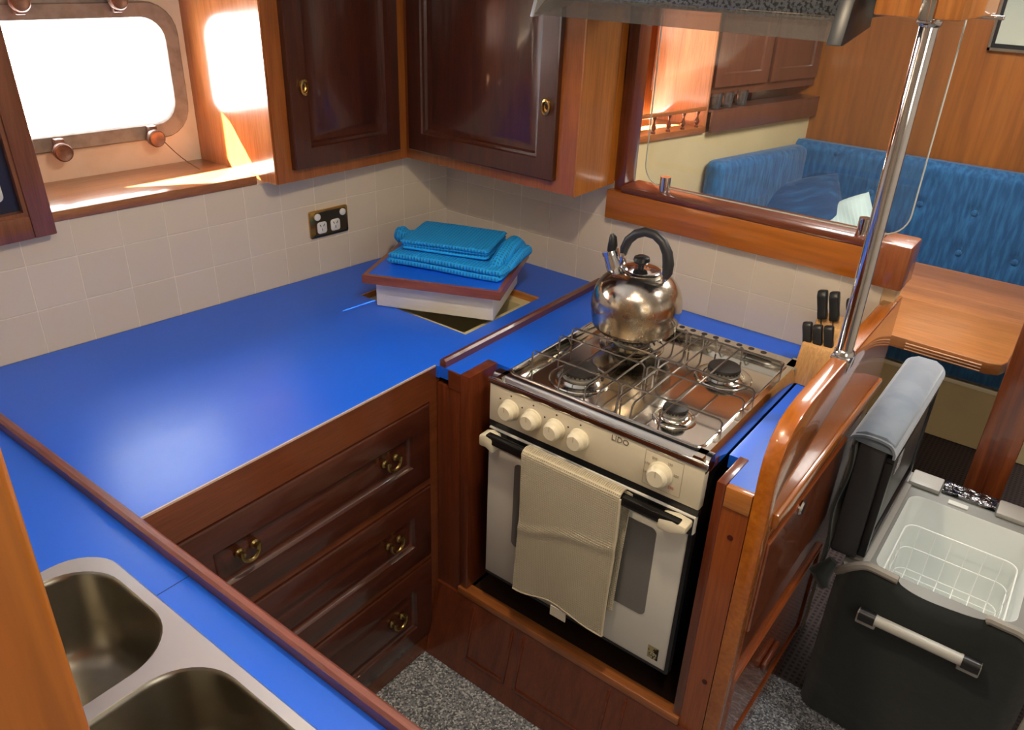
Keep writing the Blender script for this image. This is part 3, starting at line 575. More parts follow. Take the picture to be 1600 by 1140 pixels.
for a, b in (((-0.042, -0.040), (-0.041, 0.040)), ((0.041, -0.040), (0.042, 0.040)), ((-0.042, 0.0395), (0.042, 0.0405)), ((-0.042, -0.0405), (0.042, -0.0395))): m.box((a[0], a[1], 0), (b[0], b[1], 0.0005), M=Mf(1.197, -0.029))
m.build('dial_outline', DP, sv)
for i, (s_, a) in enumerate((('110', 225), ('140', 195), ('170', 160), ('200', 120), ('230', 60), ('250', 15))):
    text('dial_number', s_, 0.0075, Mf(1.193 + 0.034*math.cos(math.radians(a)), -0.034 + 0.034*math.sin(math.radians(a)), YF-0.0025), DP, sv)
text('dial_number', '270', 0.0085, Mf(1.193 + 0.034*math.cos(math.radians(-42)), -0.034 + 0.034*math.sin(math.radians(-42)), YF-0.0025), RP, sv)
# oven door
dr = MB().box((X0+0.002, YF-0.004, -0.532), (X1-0.002, YF+0.012, -0.097), 0.003).build('oven_door', WHITE, sv)
m = MB().box((X1-0.010, YF-0.0065, -0.531), (X1-0.001, YF+0.011, -0.14)); m.box((X0+0.004, YF-0.0062, -0.534), (X1-0.004, YF+0.010, -0.528)); m.build('door_edge', BLACK, dr)
m = MB(); m.prism(rrect(0.838, -0.405, 1.205, -0.165, 0.014), 'y', YF-0.0055, YF-0.003); m.build('oven_window', pmat('grey_oven_glass', (0.16, 0.155, 0.145), 0.12, coat=0.3, bump=(900, 0.3, 0.0004)), dr)
m = MB(); m.box((X0+0.004, YF-0.007, -0.140), (X1-0.004, YF-0.004, -0.100), 0.001); m.box((X0+0.020, YF-0.040, -0.118), (X1-0.020, YF-0.022, -0.096), 0.003); m.build('handle', pmat('glossy_black', (0.01, 0.01, 0.01), 0.12), dr)
for x0, x1, hide in ((X0+0.001, X0+0.042, 0), (X1-0.066, X1-0.004, 0)):
    m = MB(); n = x1 > 1
    m.prism([(x0, -0.132), (x0, -0.104), ((x0+x1)/2, -0.097), (x1, -0.101), (x1, -0.117 if n else -0.140), ((x0+x1)/2, -0.131)], 'y', YF-0.041, YF-0.006, 0.005); m.build('handle_bracket', KNOB, dr)['label'] = 'ivory end bracket of the oven handle'
m = MB().box((1.226, YF-0.0048, -0.512), (1.252, YF-0.004, -0.476)); st = m.build('sticker', pmat('gold_sticker', (0.40, 0.33, 0.17), 0.3, 0.5, var=(90, (0.02, 0.02, 0.015), 0.5, 0.55)), dr)
m = MB().box((1.230, YF-0.0054, -0.508), (1.248, YF-0.0048, -0.494)); m.build('sticker_band', pmat('sticker_black', (0.02, 0.02, 0.02), 0.4, var=(300, (0.5, 0.45, 0.3), 0.5, 0.52)), st)

# tea towel over the oven handle
tw = thing('tea_towel', 'beige cotton tea towel hanging over the oven door handle', 'towel', (0.99, -0.745, -0.09))
TOW = weave('beige_towel_weave', (0.58, 0.51, 0.36), (0.36, 0.30, 0.18), 210, 170, 'XZ', 1.0, 0.002, 0.9, 0.3)
def towel_front(u, v):
    xl_ = 0.886 + (-0.013 if v > 0.5 else 0)*((v-0.5)*2 if v > 0.5 else 0); xr = 1.132 + 0.004*math.sin(v*5) - 0.006*v
    x = xl_ + (xr-xl_)*u; L = 0.385 + 0.045*math.sin(u*math.pi*0.9)*0 + 0.0 ; L = 0.395 + 0.012*math.sin(u*7+1) - 0.0*u + 0.0
    if v < 0.12: # over the bar
        a = v/0.12; ang = math.pi*(0.95 - 0.95*a); y = YF-0.031 + 0.013*math.cos(ang)*1.0; y = YF-0.031 - 0.0135*math.cos(math.pi*(1-a)) if False else (YF-0.018 - 0.0265*a); z = -0.092 + 0.004*math.sin(math.pi*a)
    else:
        a = (v-0.12)/0.88; y = YF-0.046 - 0.004*math.sin(u*9 + a*2) * a - 0.004*math.sin(u*3.2)*math.sin(a*3) + 0.012*a - 0.003*math.exp(-((a-0.52+0.18*u)/0.03)**2); z = -0.092 - L*a + 0.010*math.sin(u*math.pi)*a*0
    return (x, y, z)
m = MB().grid(towel_front, 44, 70, thick=0.003); m.build('front_fall', TOW, tw)
def towel_back(u, v):
    x = 1.085 + 0.062*u; x += -0.012*v*u; z = -0.096 - 0.335*v + 0.012*u*v; y = YF-0.018 - 0.003*math.sin(u*6+v*3)
    return (x, y, z)
m = MB().grid(towel_back, 16, 40, thick=0.0025); m.build('back_fall', TOW, tw)
hem = MB(); hem.tube([(towel_front(u/20, 1.0)[0], towel_front(u/20, 1.0)[1]-0.001, towel_front(u/20, 1.0)[2]) for u in range(21)], 0.0032, 8); hem.tube([(towel_front(1.0, v/30)[0], towel_front(1.0, v/30)[1]-0.001, towel_front(1.0, v/30)[2]) for v in range(4, 31)], 0.003, 8); hem.build('hem', pmat('cream_hem', (0.66, 0.58, 0.42), 0.9, bump=(400, 0.5, 0.001)), tw)
m = MB().box((0.985, YF-0.040, -0.512), (1.028, YF-0.0375, -0.484), M=None); m.build('care_tag', pmat('white_tag', (0.72, 0.66, 0.54), 0.8, var=(500, (0.5, 0.45, 0.38), 0.45, 0.6)), tw)['label'] = 'white care tag'

# ================================================================== KETTLE
kt = thing('kettle', 'tarnished stainless whistling kettle with black handle standing on the hob', 'kettle', (0.905, -0.33, 0.0675))
KM = bpy.data.materials.new('tarnished_steel'); KM.use_nodes = True; nt = KM.node_tree; b = nt.nodes['Principled BSDF']; b.inputs['Metallic'].default_value = 1
tc = nt.nodes.new('ShaderNodeTexCoord'); n1 = nt.nodes.new('ShaderNodeTexNoise'); n1.inputs['Scale'].default_value = 22; n1.inputs['Detail'].default_value = 9; n1.inputs['Roughness'].default_value = 0.75
n2 = nt.nodes.new('ShaderNodeTexNoise'); n2.inputs['Scale'].default_value = 5
add = nt.nodes.new('ShaderNodeMath'); add.operation = 'ADD'; hf = nt.nodes.new('ShaderNodeMath'); hf.operation = 'MULTIPLY'; hf.inputs[1].default_value = 0.5
for n_ in (n1, n2): nt.links.new(tc.outputs['Object'], n_.inputs['Vector'])
nt.links.new(n1.outputs[0], add.inputs[0]); nt.links.new(n2.outputs[0], add.inputs[1]); nt.links.new(add.outputs[0], hf.inputs[0])
rp = nt.nodes.new('ShaderNodeValToRGB'); rp.color_ramp.elements[0].position = 0.46; rp.color_ramp.elements[0].color = (0.66, 0.61, 0.54, 1); rp.color_ramp.elements[1].position = 0.60; rp.color_ramp.elements[1].color = (0.40, 0.29, 0.17, 1)
nt.links.new(hf.outputs[0], rp.inputs[0]); nt.links.new(rp.outputs[0], b.inputs['Base Color'])
mr = nt.nodes.new('ShaderNodeMapRange'); mr.inputs[1].default_value = 0.45; mr.inputs[2].default_value = 0.65; mr.inputs[3].default_value = 0.12; mr.inputs[4].default_value = 0.38; nt.links.new(hf.outputs[0], mr.inputs[0]); nt.links.new(mr.outputs[0], b.inputs['Roughness'])
m = MB(); m.lathe([(0, 0), (0.090, 0), (0.096, 0.002), (0.099, 0.006), (0.1005, 0.010), (0.1035, 0.012), (0.1065, 0.030), (0.109, 0.050), (0.1095, 0.068), (0.107, 0.085), (0.1015, 0.102), (0.0925, 0.117), (0.0795, 0.131), (0.064, 0.141), (0.051, 0.146), (0.044, 0.148), (0, 0.148)], seg=64)
kb = m.build('body', KM, kt, local=True)
m = MB(); m.lathe([(0.046, 0.137), (0.049, 0.139), (0.046, 0.141), (0.038, 0.1415), (0.026, 0.1435), (0.012, 0.145), (0, 0.145)], c=(0, 0, 0.011), seg=40); kl = m.build('lid', CHROME, kt, local=True)
m = MB(); m.lathe([(0, 0.145), (0.008, 0.145), (0.008, 0.152), (0.017, 0.156), (0.020, 0.162), (0.018, 0.170), (0.010, 0.174), (0, 0.1745)], c=(0, 0, 0.011), seg=24); m.build('lid_knob', BLACK, kl, local=True)
m = MB(); m.tube([(-0.058, 0, 0.120), (-0.074, 0, 0.145), (-0.085, 0, 0.168)], [0.025, 0.021, 0.019], 24); m.tube([(-0.0845, 0, 0.166), (-0.088, 0, 0.175)], [0.021, 0.021], 24); m.build('spout', CHROME, kt, local=True)
m = MB(); m.tube([(-0.086, 0, 0.174), (-0.083, 0, 0.190), (-0.084, 0, 0.210), (-0.088, 0, 0.217)], [0.010, 0.012, 0.009, 0.005], 12); m.build('whistle', BLACK, kt, local=True)
for xx, z0, z1 in ((-0.050, 0.145, 0.180), (0.064, 0.137, 0.172)): MB().box((xx-0.005, -0.010, z0-0.004), (xx+0.005, 0.010, z1), 0.002).build('handle_bracket', CHROME, kt, local=True)
arc = [(-0.052, 0, 0.174), (-0.050, 0, 0.190), (-0.041, 0, 0.213), (-0.023, 0, 0.232), (0.001, 0, 0.243), (0.027, 0, 0.242), (0.049, 0, 0.229), (0.064, 0, 0.207), (0.070, 0, 0.182), (0.070, 0, 0.160), (0.066, 0, 0.148)]
m = MB(); m.tube(arc, [0.008, 0.0105, 0.011, 0.011, 0.011, 0.011, 0.0115, 0.0125, 0.0135, 0.0125, 0.009], 16); m.build('handle', pmat('matt_black', (0.02, 0.02, 0.024), 0.42), kt, local=True)
kt.rotation_euler = (0, 0, math.radians(-2))

# ================================================================== KNIFE BLOCK
kb_ = thing('knife_block', 'pale beech knife block in the corner between tiles and partition', 'knife block', (1.320, -0.155, 0.0005), math.radians(0))
BEECH = wood('beech', (0.66, 0.38, 0.14), (0.55, 0.28, 0.09), 'z', rough=0.5, coat=0.05)
m = MB(); m.prism([(-0.062, 0), (0.062, 0), (0.085, 0.125), (0.040, 0.150), (0.030, 0.120), (-0.045, 0.095), (-0.055, 0.065)], 'x', -0.048, 0.048, 0.002); m.build('block', BEECH, kb_, local=True)
KH = pmat('knife_black', (0.016, 0.017, 0.018), 0.35)
def knife(x, y, z, L, w_, lab, lean_=0.25, tl=-0.24):
    k = thing('kitchen_knife', lab, 'knife', (1.320 + x, -0.155 + y, z), 0, 'knives in the block', rot=(-lean_*0.5, tl, 0))
    m = MB(); m.prism([(-w_, 0.016), (w_*0.6, 0.016), (w_*0.8, 0.03), (w_*0.55, L*0.5), (w_*0.9, L*0.85), (w_*0.8, L), (-w_*0.7, L), (-w_*1.25, L*0.85), (-w_*0.9, L*0.5), (-w_, 0.03)], 'x', -0.0105, 0.0105, 0.004); m.build('handle', KH, k, local=True)
    m = MB(); m.box((-0.0012, -w_*0.9, -0.02), (0.0012, w_*0.4, 0.017)); m.build('blade', CHROME, k, local=True)
for x, y, z, L, w_, lab in ((-0.030, 0.030, 0.120, 0.085, 0.012, 'large black-handled knife, leftmost of the tall back row in the block'), (-0.004, 0.034, 0.122, 0.085, 0.012, 'large black-handled knife, middle of the tall back row in the block'), (0.034, 0.040, 0.118, 0.082, 0.012, 'large black-handled knife of the back row, just behind the steel pole'),
                            (-0.036, -0.030, 0.078, 0.066, 0.009, 'small black-handled knife, leftmost of the short front row'), (-0.012, -0.030, 0.078, 0.066, 0.009, 'small black-handled knife, middle of the short front row'), (0.012, -0.028, 0.080, 0.068, 0.009, 'small black-handled knife of the front row, nearest the steel pole')):
    knife(x, y, z, L, w_, lab)

# ================================================================== SINK SIDE
sk = thing('countertop', 'narrow blue laminate counter in the foreground holding the double sink', 'countertop', (0.6, -1.75, -0.03))
m = MB(); YS = -1.4725
def quad(mb, x0, x1, y0, y1): mb.box((x0, y0, -0.03), (x1, y1, 0))
o_ = [(xl(-2.1)+0.005, -2.1), (1.262, -2.1), (1.262, YS), (xl(YS)+0.003, YS)]; h_ = rrect(0.606, -1.960, 1.227, -1.536, 0.068, 8)
m._merge(hole_plate(o_, [h_], 0.0)); m._merge(hole_plate(o_, [h_], -0.03)); t = bmesh.new()
for lp in (o_, h_):
    A = [t.verts.new((p[0], p[1], 0)) for p in lp]; B = [t.verts.new((p[0], p[1], -0.03)) for p in lp]
    for i in range(len(A)): t.faces.new((A[i], A[(i+1) % len(A)], B[(i+1) % len(A)], B[i]))
m._merge(t); bmesh.ops.remove_doubles(m.bm, verts=m.bm.verts[:], dist=0.00005)
m.build('laminate', BLUE, sk)
m = MB().box((0.775, -1.534, -0.001), (0.7762, YS, 0.0004)); m.build('seam', pmat('dark_seam', (0.005, 0.02, 0.08), 0.6), sk)
m = MB().prism([(-1.4720, -0.045), (-1.4720, 0.018), (-1.4675, 0.0225), (-1.4585, 0.0225), (-1.4540, 0.018), (-1.4540, -0.045)], 'x', xl(-1.47)+0.004, 1.262)
tag(m.build('fiddle_rail', wood('fiddle_mahogany', (0.26, 0.085, 0.06), (0.15, 0.04, 0.028), 'x', rough=0.4, coat=0.4)), 'long mahogany rail edging the sink counter diagonally in the foreground', 'rail')
scb = thing('sink_cabinet', 'wooden cabinet carrying the foreground sink counter', 'cabinet', (0.65, -1.8, -0.9))
m = MB(); m.box((0.60, -1.49, -0.895), (1.262, -1.4735, -0.031)); m.box((1.245, -2.1, -0.895), (1.262, -1.49, -0.031)); m.box((-0.1, -2.1, -0.895), (0.60, -1.52, -0.3)); m.build('cabinet_board', MAHM('z'), scb)
snk = thing('sink', 'stainless double bowl sink set into the foreground blue counter', 'sink', (0.93, -1.75, -0.17))
b1 = rrect(0.622, -1.940, 0.886, -1.546, 0.085, 10); b2 = rrect(0.912, -1.940, 1.208, -1.546, 0.085, 10)
out = rrect(0.600, -1.965, 1.232, -1.530, 0.07, 8)
m = MB(); t = hole_plate(out, [b1, b2], 0.0035); m._merge(t)
t = bmesh.new(); A = [t.verts.new((p[0], p[1], 0.0035)) for p in out]; o2 = rrect(0.597, -1.968, 1.235, -1.527, 0.072, 8); B = [t.verts.new((p[0], p[1], 0.0004)) for p in o2]
for i in range(len(A)): t.faces.new((A[i], A[(i+1) % len(A)], B[(i+1) % len(A)], B[i]))
m._merge(t); bmesh.ops.remove_doubles(m.bm, verts=m.bm.verts[:], dist=0.0002); m.build('rim', pmat('bright_satin_steel', (0.82, 0.80, 0.79), 0.32, 1.0, bump=(14, 0.1, 0.002)), snk)
for (x0, y0, x1, y1) in ((0.622, -1.940, 0.886, -1.546), (0.912, -1.940, 1.208, -1.546)):
    t = bmesh.new(); L_ = []
    for ins, z, rr_ in ((0, 0.0035, 0.085), (0.003, 0.001, 0.083), (0.005, -0.006, 0.08), (0.012, -0.09, 0.078), (0.018, -0.125, 0.075), (0.030, -0.142, 0.068), (0.048, -0.150, 0.055), (0.10, -0.153, 0.02)):
        L_.append([t.verts.new((p[0], p[1], z)) for p in rrect(x0+ins, y0+ins, x1-ins, y1-ins, rr_, 10)])
    for a, b in zip(L_, L_[1:]):
        for i in range(len(a)): t.faces.new((a[i], a[(i+1) % len(a)], b[(i+1) % len(a)], b[i])).smooth = True
    t.faces.new(L_[-1]); m = MB(); m._merge(t); m.build('bowl', BOWL, snk)
# foreground post
m = MB().box((1.266, -2.60, -0.895), (1.312, -1.811, 1.145), 0.008, 3)
tag(m.build('partition', wood('near_post', (0.50, 0.17, 0.022), (0.34, 0.085, 0.010), 'z', coat=0.6, scale=6, contrast=1.2)), 'orange varnished wooden panel edge rising at the near left beside the sink', 'partition')

# ================================================================== UPPER CABINETS
def cab_door(parent, w_, h_, M, mat, knob_u, knob_v):
    m = MB(); m.rings(w_, h_, [(0, 0), (0, 0.017), (0.003, 0.020), (0.052, 0.020), (0.055, 0.015), (0.062, 0.013), (0.066, 0.005), (0.074, 0.004), (0.092, 0.010), (0.094, 0.011)], M)
    d = m.build('door', mat, parent)
    Mk = M @ Matrix.Translation((knob_u, knob_v, 0.020))
    m = MB(); m.lathe([(0.006, 0), (0.016, 0), (0.018, 0.004), (0.0165, 0.009), (0.012, 0.010), (0.010, 0.004), (0.006, 0.002)], (0, 0, 0), 24, M=Mk @ Matrix.Diagonal((0.78, 1.2, 1, 1))); m.build('knob', BRASS, d)['label'] = 'brass ring pull'
ca = thing('wall_cabinet', 'teak wall cabinet right of the porthole with one dark narrow panelled door', 'cabinet', (-0.1, -0.42, 0.315))
CABF = wood('cabinet_teak', (0.36, 0.115, 0.022), (0.25, 0.065, 0.011), 'z', coat=0.4, scale=14)
CABS = wood('cabinet_side_teak', (0.46, 0.17, 0.04), (0.34, 0.105, 0.022), 'z', coat=0.7, scale=14)
m = MB(); m.prism([(-0.335, -0.667), (0.010, -0.667), (0.030, -0.212), (-0.28, -0.212)], 'z', 0.312, 1.14); m.build('carcass', CABF, ca)
m = MB(); m.prism([(-0.34, -0.672), (0.006, -0.672), (0.006, -0.667), (-0.34, -0.667)], 'z', 0.312, 1.14); m.build('side_panel', wood('reveal_wood', (0.46, 0.16, 0.05), (0.33, 0.10, 0.028), 'z', coat=0.9, scale=14, rough=0.18), ca)
va = Vector((0.020, 0.455, 0)).normalized(); nA = Vector((va.y, -va.x, 0))
cab_door(ca, 0.368, 0.76, frame((0.0125 + 0.001, -0.622, 0.345), va, (0, 0, 1), nA), MAHO('z'), 0.040, 0.205)
cb = thing('wall_cabinet', 'teak wall cabinet in the corner beside the pass-through with one large dark panelled door', 'cabinet', (0.33, -0.1, 0.31))
m = MB(); m.box((0.032, -0.212, 0.312), (0.626, -0.003, 1.14), 0.0015); m.box((-0.27, -0.211, 0.3122), (0.032, -0.003, 1.14)); m.build('carcass', CABF, cb)
m = MB(); m.box((0.6262, -0.2125, 0.312), (0.6305, -0.045, 1.14)); m.build('side_panel', wood('side_teak_b', (0.44, 0.17, 0.04), (0.32, 0.10, 0.022), 'z', coat=0.3, scale=12, rough=0.3), cb)
m = MB(); m.box((0.6262, -0.045, 0.312), (0.6312, -0.013, 1.14)); m.build('scribe_strip', wood('orange_strip', (0.58, 0.20, 0.02), (0.48, 0.14, 0.015), 'z', coat=0.3), cb)
cab_door(cb, 0.513, 0.76, frame((0.057, -0.213, 0.345), (1, 0, 0), (0, 0, 1), (0, -1, 0)), MAHO('z'), 0.487, 0.185)
# framed cabinet at far left
cl = thing('wall_cabinet', 'teak framed cabinet left of the porthole with a recessed white appliance panel', 'cabinet', (-0.07, -1.45, 0.28))
dL = Vector(WA(1, 0, 0)) - Vector(WA(0, 0, 0)); nL = Vector(WA(0, 1, 0))
Ml2 = frame(WA(1.193, 0.035, 0.284), dL, (0, 0, 1), nL) @ Matrix.Rotation(math.radians(-1.5), 4, 'Z')
m = MB(); m.box((0, 0, -0.03), (0.045, 0.86, 0.0), 0.003, M=Ml2); m.box((0.045, 0, -0.03), (0.60, 0.050, 0.0), 0.003, M=Ml2)
m.box((0.040, 0.044, -0.03), (0.053, 0.86, -0.006), M=Ml2); m.box((0.053, 0.044, -0.03), (0.60, 0.058, -0.006), M=Ml2); m.build('door_frame', wood('left_frame_teak', (0.24, 0.085, 0.035), (0.16, 0.048, 0.018), 'z', coat=0.4), cl)
m = MB(); m.box((0.0, 0.0, -0.27), (0.6, 0.86, -0.031), M=Ml2); m.build('carcass', TEAK('z'), cl)
m = MB(); m.box((0.054, 0.058, -0.030), (0.60, 0.86, -0.026), M=Ml2); m.build('recess_panel', pmat('navy_panel', (0.01, 0.015, 0.05), 0.4), cl)
m = MB(); m.prism(rrect(0.078, 0.085, 0.60, 0.60, 0.012), 'z', -0.026, -0.018, 0.002, M=Ml2); m.build('appliance_panel', pmat('white_plastic', (0.72, 0.72, 0.70), 0.4), cl)

# power outlet
po = thing('power_outlet', 'brass double power outlet with two white sockets on the tiles', 'power outlet', WA(0.468, 0.001, 0.11))
m = MB(); m.prism(rrect(0.402, 0.116, 0.534, 0.196, 0.006), 'z', 0.0005, 0.007, 0.0015, M=MA); m.build('face_plate', BRASS, po)
m = MB(); m.prism(rrect(0.410, 0.123, 0.516, 0.190, 0.003), 'z', 0.007, 0.0076, M=MA); m.build('inner_plate', pmat('bronze_plate', (0.20, 0.15, 0.08), 0.3, 0.9), po)
for s in (0.449, 0.495):
    m = MB(); m.prism(rrect(s-0.016, 0.128, s+0.016, 0.162, 0.008), 'z', 0.0076, 0.0105, 0.001, M=MA); q = m.build('socket', pmat('white_socket', (0.80, 0.80, 0.78), 0.4), po)
    m = MB()
    for du, dv, an in ((-0.006, 0.006, 30), (0.006, 0.006, -30), (0, -0.007, 0)): m.box((-0.001, -0.004, 0), (0.001, 0.004, 0.0005), M=MA @ Matrix.Translation((s+du, 0.146+dv, 0.0104)) @ Matrix.Rotation(math.radians(an), 4, 'Z'))
    m.build('pin_slot', pmat('slot_black', (0.02, 0.02, 0.02), 0.6), q)
for s in (0.421, 0.508):
    m = MB(); m.lathe([(0, 0), (0.010, 0), (0.010, 0.003), (0.008, 0.004), (0, 0.004)], (s, 0.178, 0.0076), 16, M=MA); m.build('switch', pmat('white_socket', None), po)

# ================================================================== HOOD, POLE, SCREEN
hd = thing('range_hood', 'dark range hood over the stove with a clear front visor, at the top edge', 'range hood', (0.96, -0.25, 0.76))
HM = pmat('hood_speckle', (0.085, 0.09, 0.10), 0.42, 0.6, bump=(120, 0.6, 0.002), var=(160, (0.02, 0.022, 0.025), 0.48, 0.56))
m = MB(); m.box((0.655, -0.40, 0.785), (1.262, -0.012, 0.90), 0.003); m.build('body', HM, hd)
m = MB(); m.prism([(-0.452, 0.757), (-0.449, 0.757), (-0.399, 0.792), (-0.402, 0.795)], 'x', 0.650, 1.264)
gm = glass('smoked_visor', (0.80, 0.76, 0.72), 0.6, 0.045, 0.1)
m.build('visor', gm, hd)
m = MB(); m.prism([(-0.456, 0.752), (-0.44, 0.752), (-0.30, 0.775), (-0.30, 0.90), (-0.40, 0.90)], 'x', 1.264, 1.290, 0.002); m.build('end_cap', pmat('hood_end', (0.03, 0.032, 0.034), 0.35, 0.2), hd)
m = MB(); m.prism([(-0.456, 0.752), (-0.44, 0.752), (-0.30, 0.775), (-0.30, 0.90), (-0.40, 0.90)], 'x', 0.640, 0.6495, 0.002); m.build('end_cap', pmat('hood_end_light', (0.35, 0.35, 0.36), 0.35, 0.6), hd)
# overhead block
ob = thing('overhead_beam', 'golden varnished wooden end of the overhead locker above the steel pole', 'beam', (1.38, -0.3, 0.79))
m = MB(); m.box((1.312, -0.39, 0.800), (1.402, -0.06, 1.14), 0.004); m.build('beam_end', TEAKL('z'), ob)
m = MB(); m.box((1.402, -0.39, 0.800), (1.450, -0.06, 1.14), 0.004); m.build('beam_side', TEAKL('z'), ob)
# pole
pl = thing('grab_pole', 'upright polished stainless grab pole from partition to overhead beam', 'pole', (1.396, -0.345, 0.16))
m = MB(); m.tube([(1.396, -0.345, 0.163), (1.396, -0.345, 0.799)], 0.016, 32); m.build('tube', pmat('polished_pole', (0.82, 0.82, 0.84), 0.07, 1.0), pl)
m = MB(); m.box((1.376, -0.372, 0.160), (1.414, -0.318, 0.166), 0.002); m.lathe([(0.0162, 0), (0.021, 0), (0.020, 0.008), (0.0162, 0.012)], (1.396, -0.345, 0.166), 20); m.box((1.4095, -0.372, 0.135), (1.414, -0.318, 0.163), 0.002); m.build('foot_plate', CHROME, pl)
m = MB(); m.lathe([(0.0162, 0), (0.020, 0.004), (0.021, 0.010), (0.0162, 0.010)], (1.396, -0.345, 0.786), 20); m.box((1.385, -0.396, 0.795), (1.408, -0.391, 0.850), 0.002); m.box((1.385, -0.396, 0.793), (1.408, -0.34, 0.7985), 0.001); m.build('top_bracket', CHROME, pl)
# clear screen
sp = thing('clear_screen', 'large clear acrylic screen with rounded corners standing on the pass-through rail', 'screen', (1.05, 0.0, 0.317))
t_ = rrect(0.716, 0.326, 1.392, 0.95, 0.055, 8)
am = glass('clear_acrylic', (0.97, 0.98, 0.97), 0.8, 0.012)
m = MB(); m.prism(t_, 'y', -0.003, 0.003); m.build('sheet', am, sp)
m = MB(); m.tube([(p[0], 0, p[1]) for p in t_], 0.0019, 6, closed=True); m.build('polished_edge', pmat('acrylic_edge', (0.50, 0.52, 0.46), 0.2, spec=0.5), sp)
for x, d_ in ((0.782, 0), (1.300, 0)):
    m = MB(); m.tube([(x, -0.004, 0.3165), (x, -0.004, 0.356)], 0.0145, 24); m.build('clamp', CHROME, sp)
m = MB(); m.box((1.33, -0.02, 0.789), (1.46, -0.008, 0.797), 0.002); m.build('top_clip', CHROME, sp)

# ================================================================== SALOON
st = thing('settee', 'deep blue corduroy corner settee with buttoned backrest beyond the pass-through', 'settee', (1.3, 1.7, -0.9))
def cord(name, ax):
    return pmat(name, (0.010, 0.070, 0.19), 0.85, sheen=0.25, bump=(70, 0.9, 0.005, (1, 1, 0.18)), var=(60, (0.022, 0.13, 0.30), 0.42, 0.66, (1, 1, 0.16)))
CORD = cord('blue_corduroy', 'z')
m = MB(); m.box((0.5, 1.48, -0.90), (2.9, 1.98, -0.628)); m.build('base', CREAM, st)
m = MB(); m.box((0.5, 1.472, -0.640), (2.9, 1.482, -0.622), 0.002); m.build('base_trim', pmat('white_trim', (0.75, 0.68, 0.5), 0.4), st)
m = MB(); m.box((0.5, 1.465, -0.620), (2.9, 1.98, -0.46), 0.03, 4); m.build('seat_cushion', CORD, st)
m = MB(); m.prism([(HX(0.95)+0.01, 0.95), (HX(0.95)+0.42, 0.95), (HX(0.95)+0.42, 1.46), (HX(1.46)+0.01, 1.46)], 'z', -0.62, -0.46, 0.02); m.build('seat_cushion', CORD, st)
m = MB(); m.prism([(HX(0.95)+0.01, 0.95), (HX(0.95)+0.40, 0.95), (HX(0.95)+0.40, 1.48), (HX(1.46)+0.01, 1.48)], 'z', -0.90, -0.62); m.build('base', CREAM, st)
btn = [(0.695, 0.10), (0.881, -0.045), (1.094, -0.055), (1.313, -0.05), (0.99, -0.235), (1.299, -0.232), (1.515, -0.222), (1.60, -0.04), (1.115, 0.03)]
def back(u, v):
    x = 0.50 + 1.5*u; z = -0.46 + 0.595*v; e = min(v, 1-v)*0.595; y = 1.90 + (0.03*(1-min(e/0.04, 1))**2)
    for bx, bz in btn: y += 0.012*math.exp(-((x-bx)**2 + (z-bz)**2)/0.0012)
    return (x, y, z)
m = MB(); m.grid(back, 180, 70); m.box((0.50, 1.932, -0.46), (2.9, 1.982, 0.132)); m.box((2.0, 1.90, -0.46), (2.9, 1.98, 0.135), 0.02); bk = m.build('backrest', CORD, st)
for bx, bz in btn[:8]:
    m = MB(); m.lathe([(0, 0), (0.014, 0), (0.012, 0.005), (0.006, 0.008), (0, 0.009)], (0, 0, 0), 16, M=frame((bx, 1.911, bz), (1, 0, 0), (0, 0, 1), (0, -1, 0))); m.build('button', CORD, bk)
def sb(y): return (HX(y) + 0.10, y)
Ms = frame((HX(1.24), 1.24, -0.46), Vector((0.237, 1, 0)).normalized(), (0, 0, 1), Vector((1, -0.237, 0)).normalized())
m = MB(); m.box((0, 0, 0.005), (0.66, 0.585, 0.10), 0.035, 4, M=Ms); m.build('backrest', CORD, st)
def pillow(name, lab, cat, loc, rot, w_, h_, th, mat):
    o = thing(name, lab, cat, loc, rot=rot)
    def f(u, v, s=1):
        a, b = (u-0.5)*2, (v-0.5)*2; e = (max(0, 1-a**4) * max(0, 1-b**4))**0.5; pin = 1 - 0.10*(a*a*(1-b*b)*0 + b*b*(1-a*a)*0.8 + a*a*0.0)
        return (a*w_/2*(1-0.08*(1-b*b)*0), s*th/2*e + 0.004*math.sin(a*7+b*3)*e, b*h_/2)
    m = MB(); m.grid(lambda u, v: f(u, v, 1), 24, 24); m.grid(lambda u, v: f(u, v, -1), 24, 24); bmesh.ops.remove_doubles(m.bm, verts=m.bm.verts[:], dist=0.0002)
    ob = m.build('cover', mat, o, local=True); return o
pillow('cushion', 'dark blue scatter cushion leaning in the settee corner', 'cushion', (0.635, 1.66, -0.125), (math.radians(-50), math.radians(-20), math.radians(20)), 0.40, 0.30, 0.12, pmat('dark_blue_fabric', (0.008, 0.045, 0.13), 0.85, sheen=0.2, bump=(16, 1.0, 0.02, (0.35, 1, 1)), var=(30, (0.015, 0.08, 0.2), 0.45, 0.65, (0.2, 1, 1))))
pillow('cushion', 'pale mint green quilted cushion lying on the blue settee', 'cushion', (0.865, 1.63, -0.155), (math.radians(-46), math.radians(-34), math.radians(8)), 0.27, 0.27, 0.11, weave('mint_stripe', (0.56, 0.72, 0.70), (0.42, 0.58, 0.58), 60, 1, 'XZ', 0.5, 0.002, 0.85, 0.2))
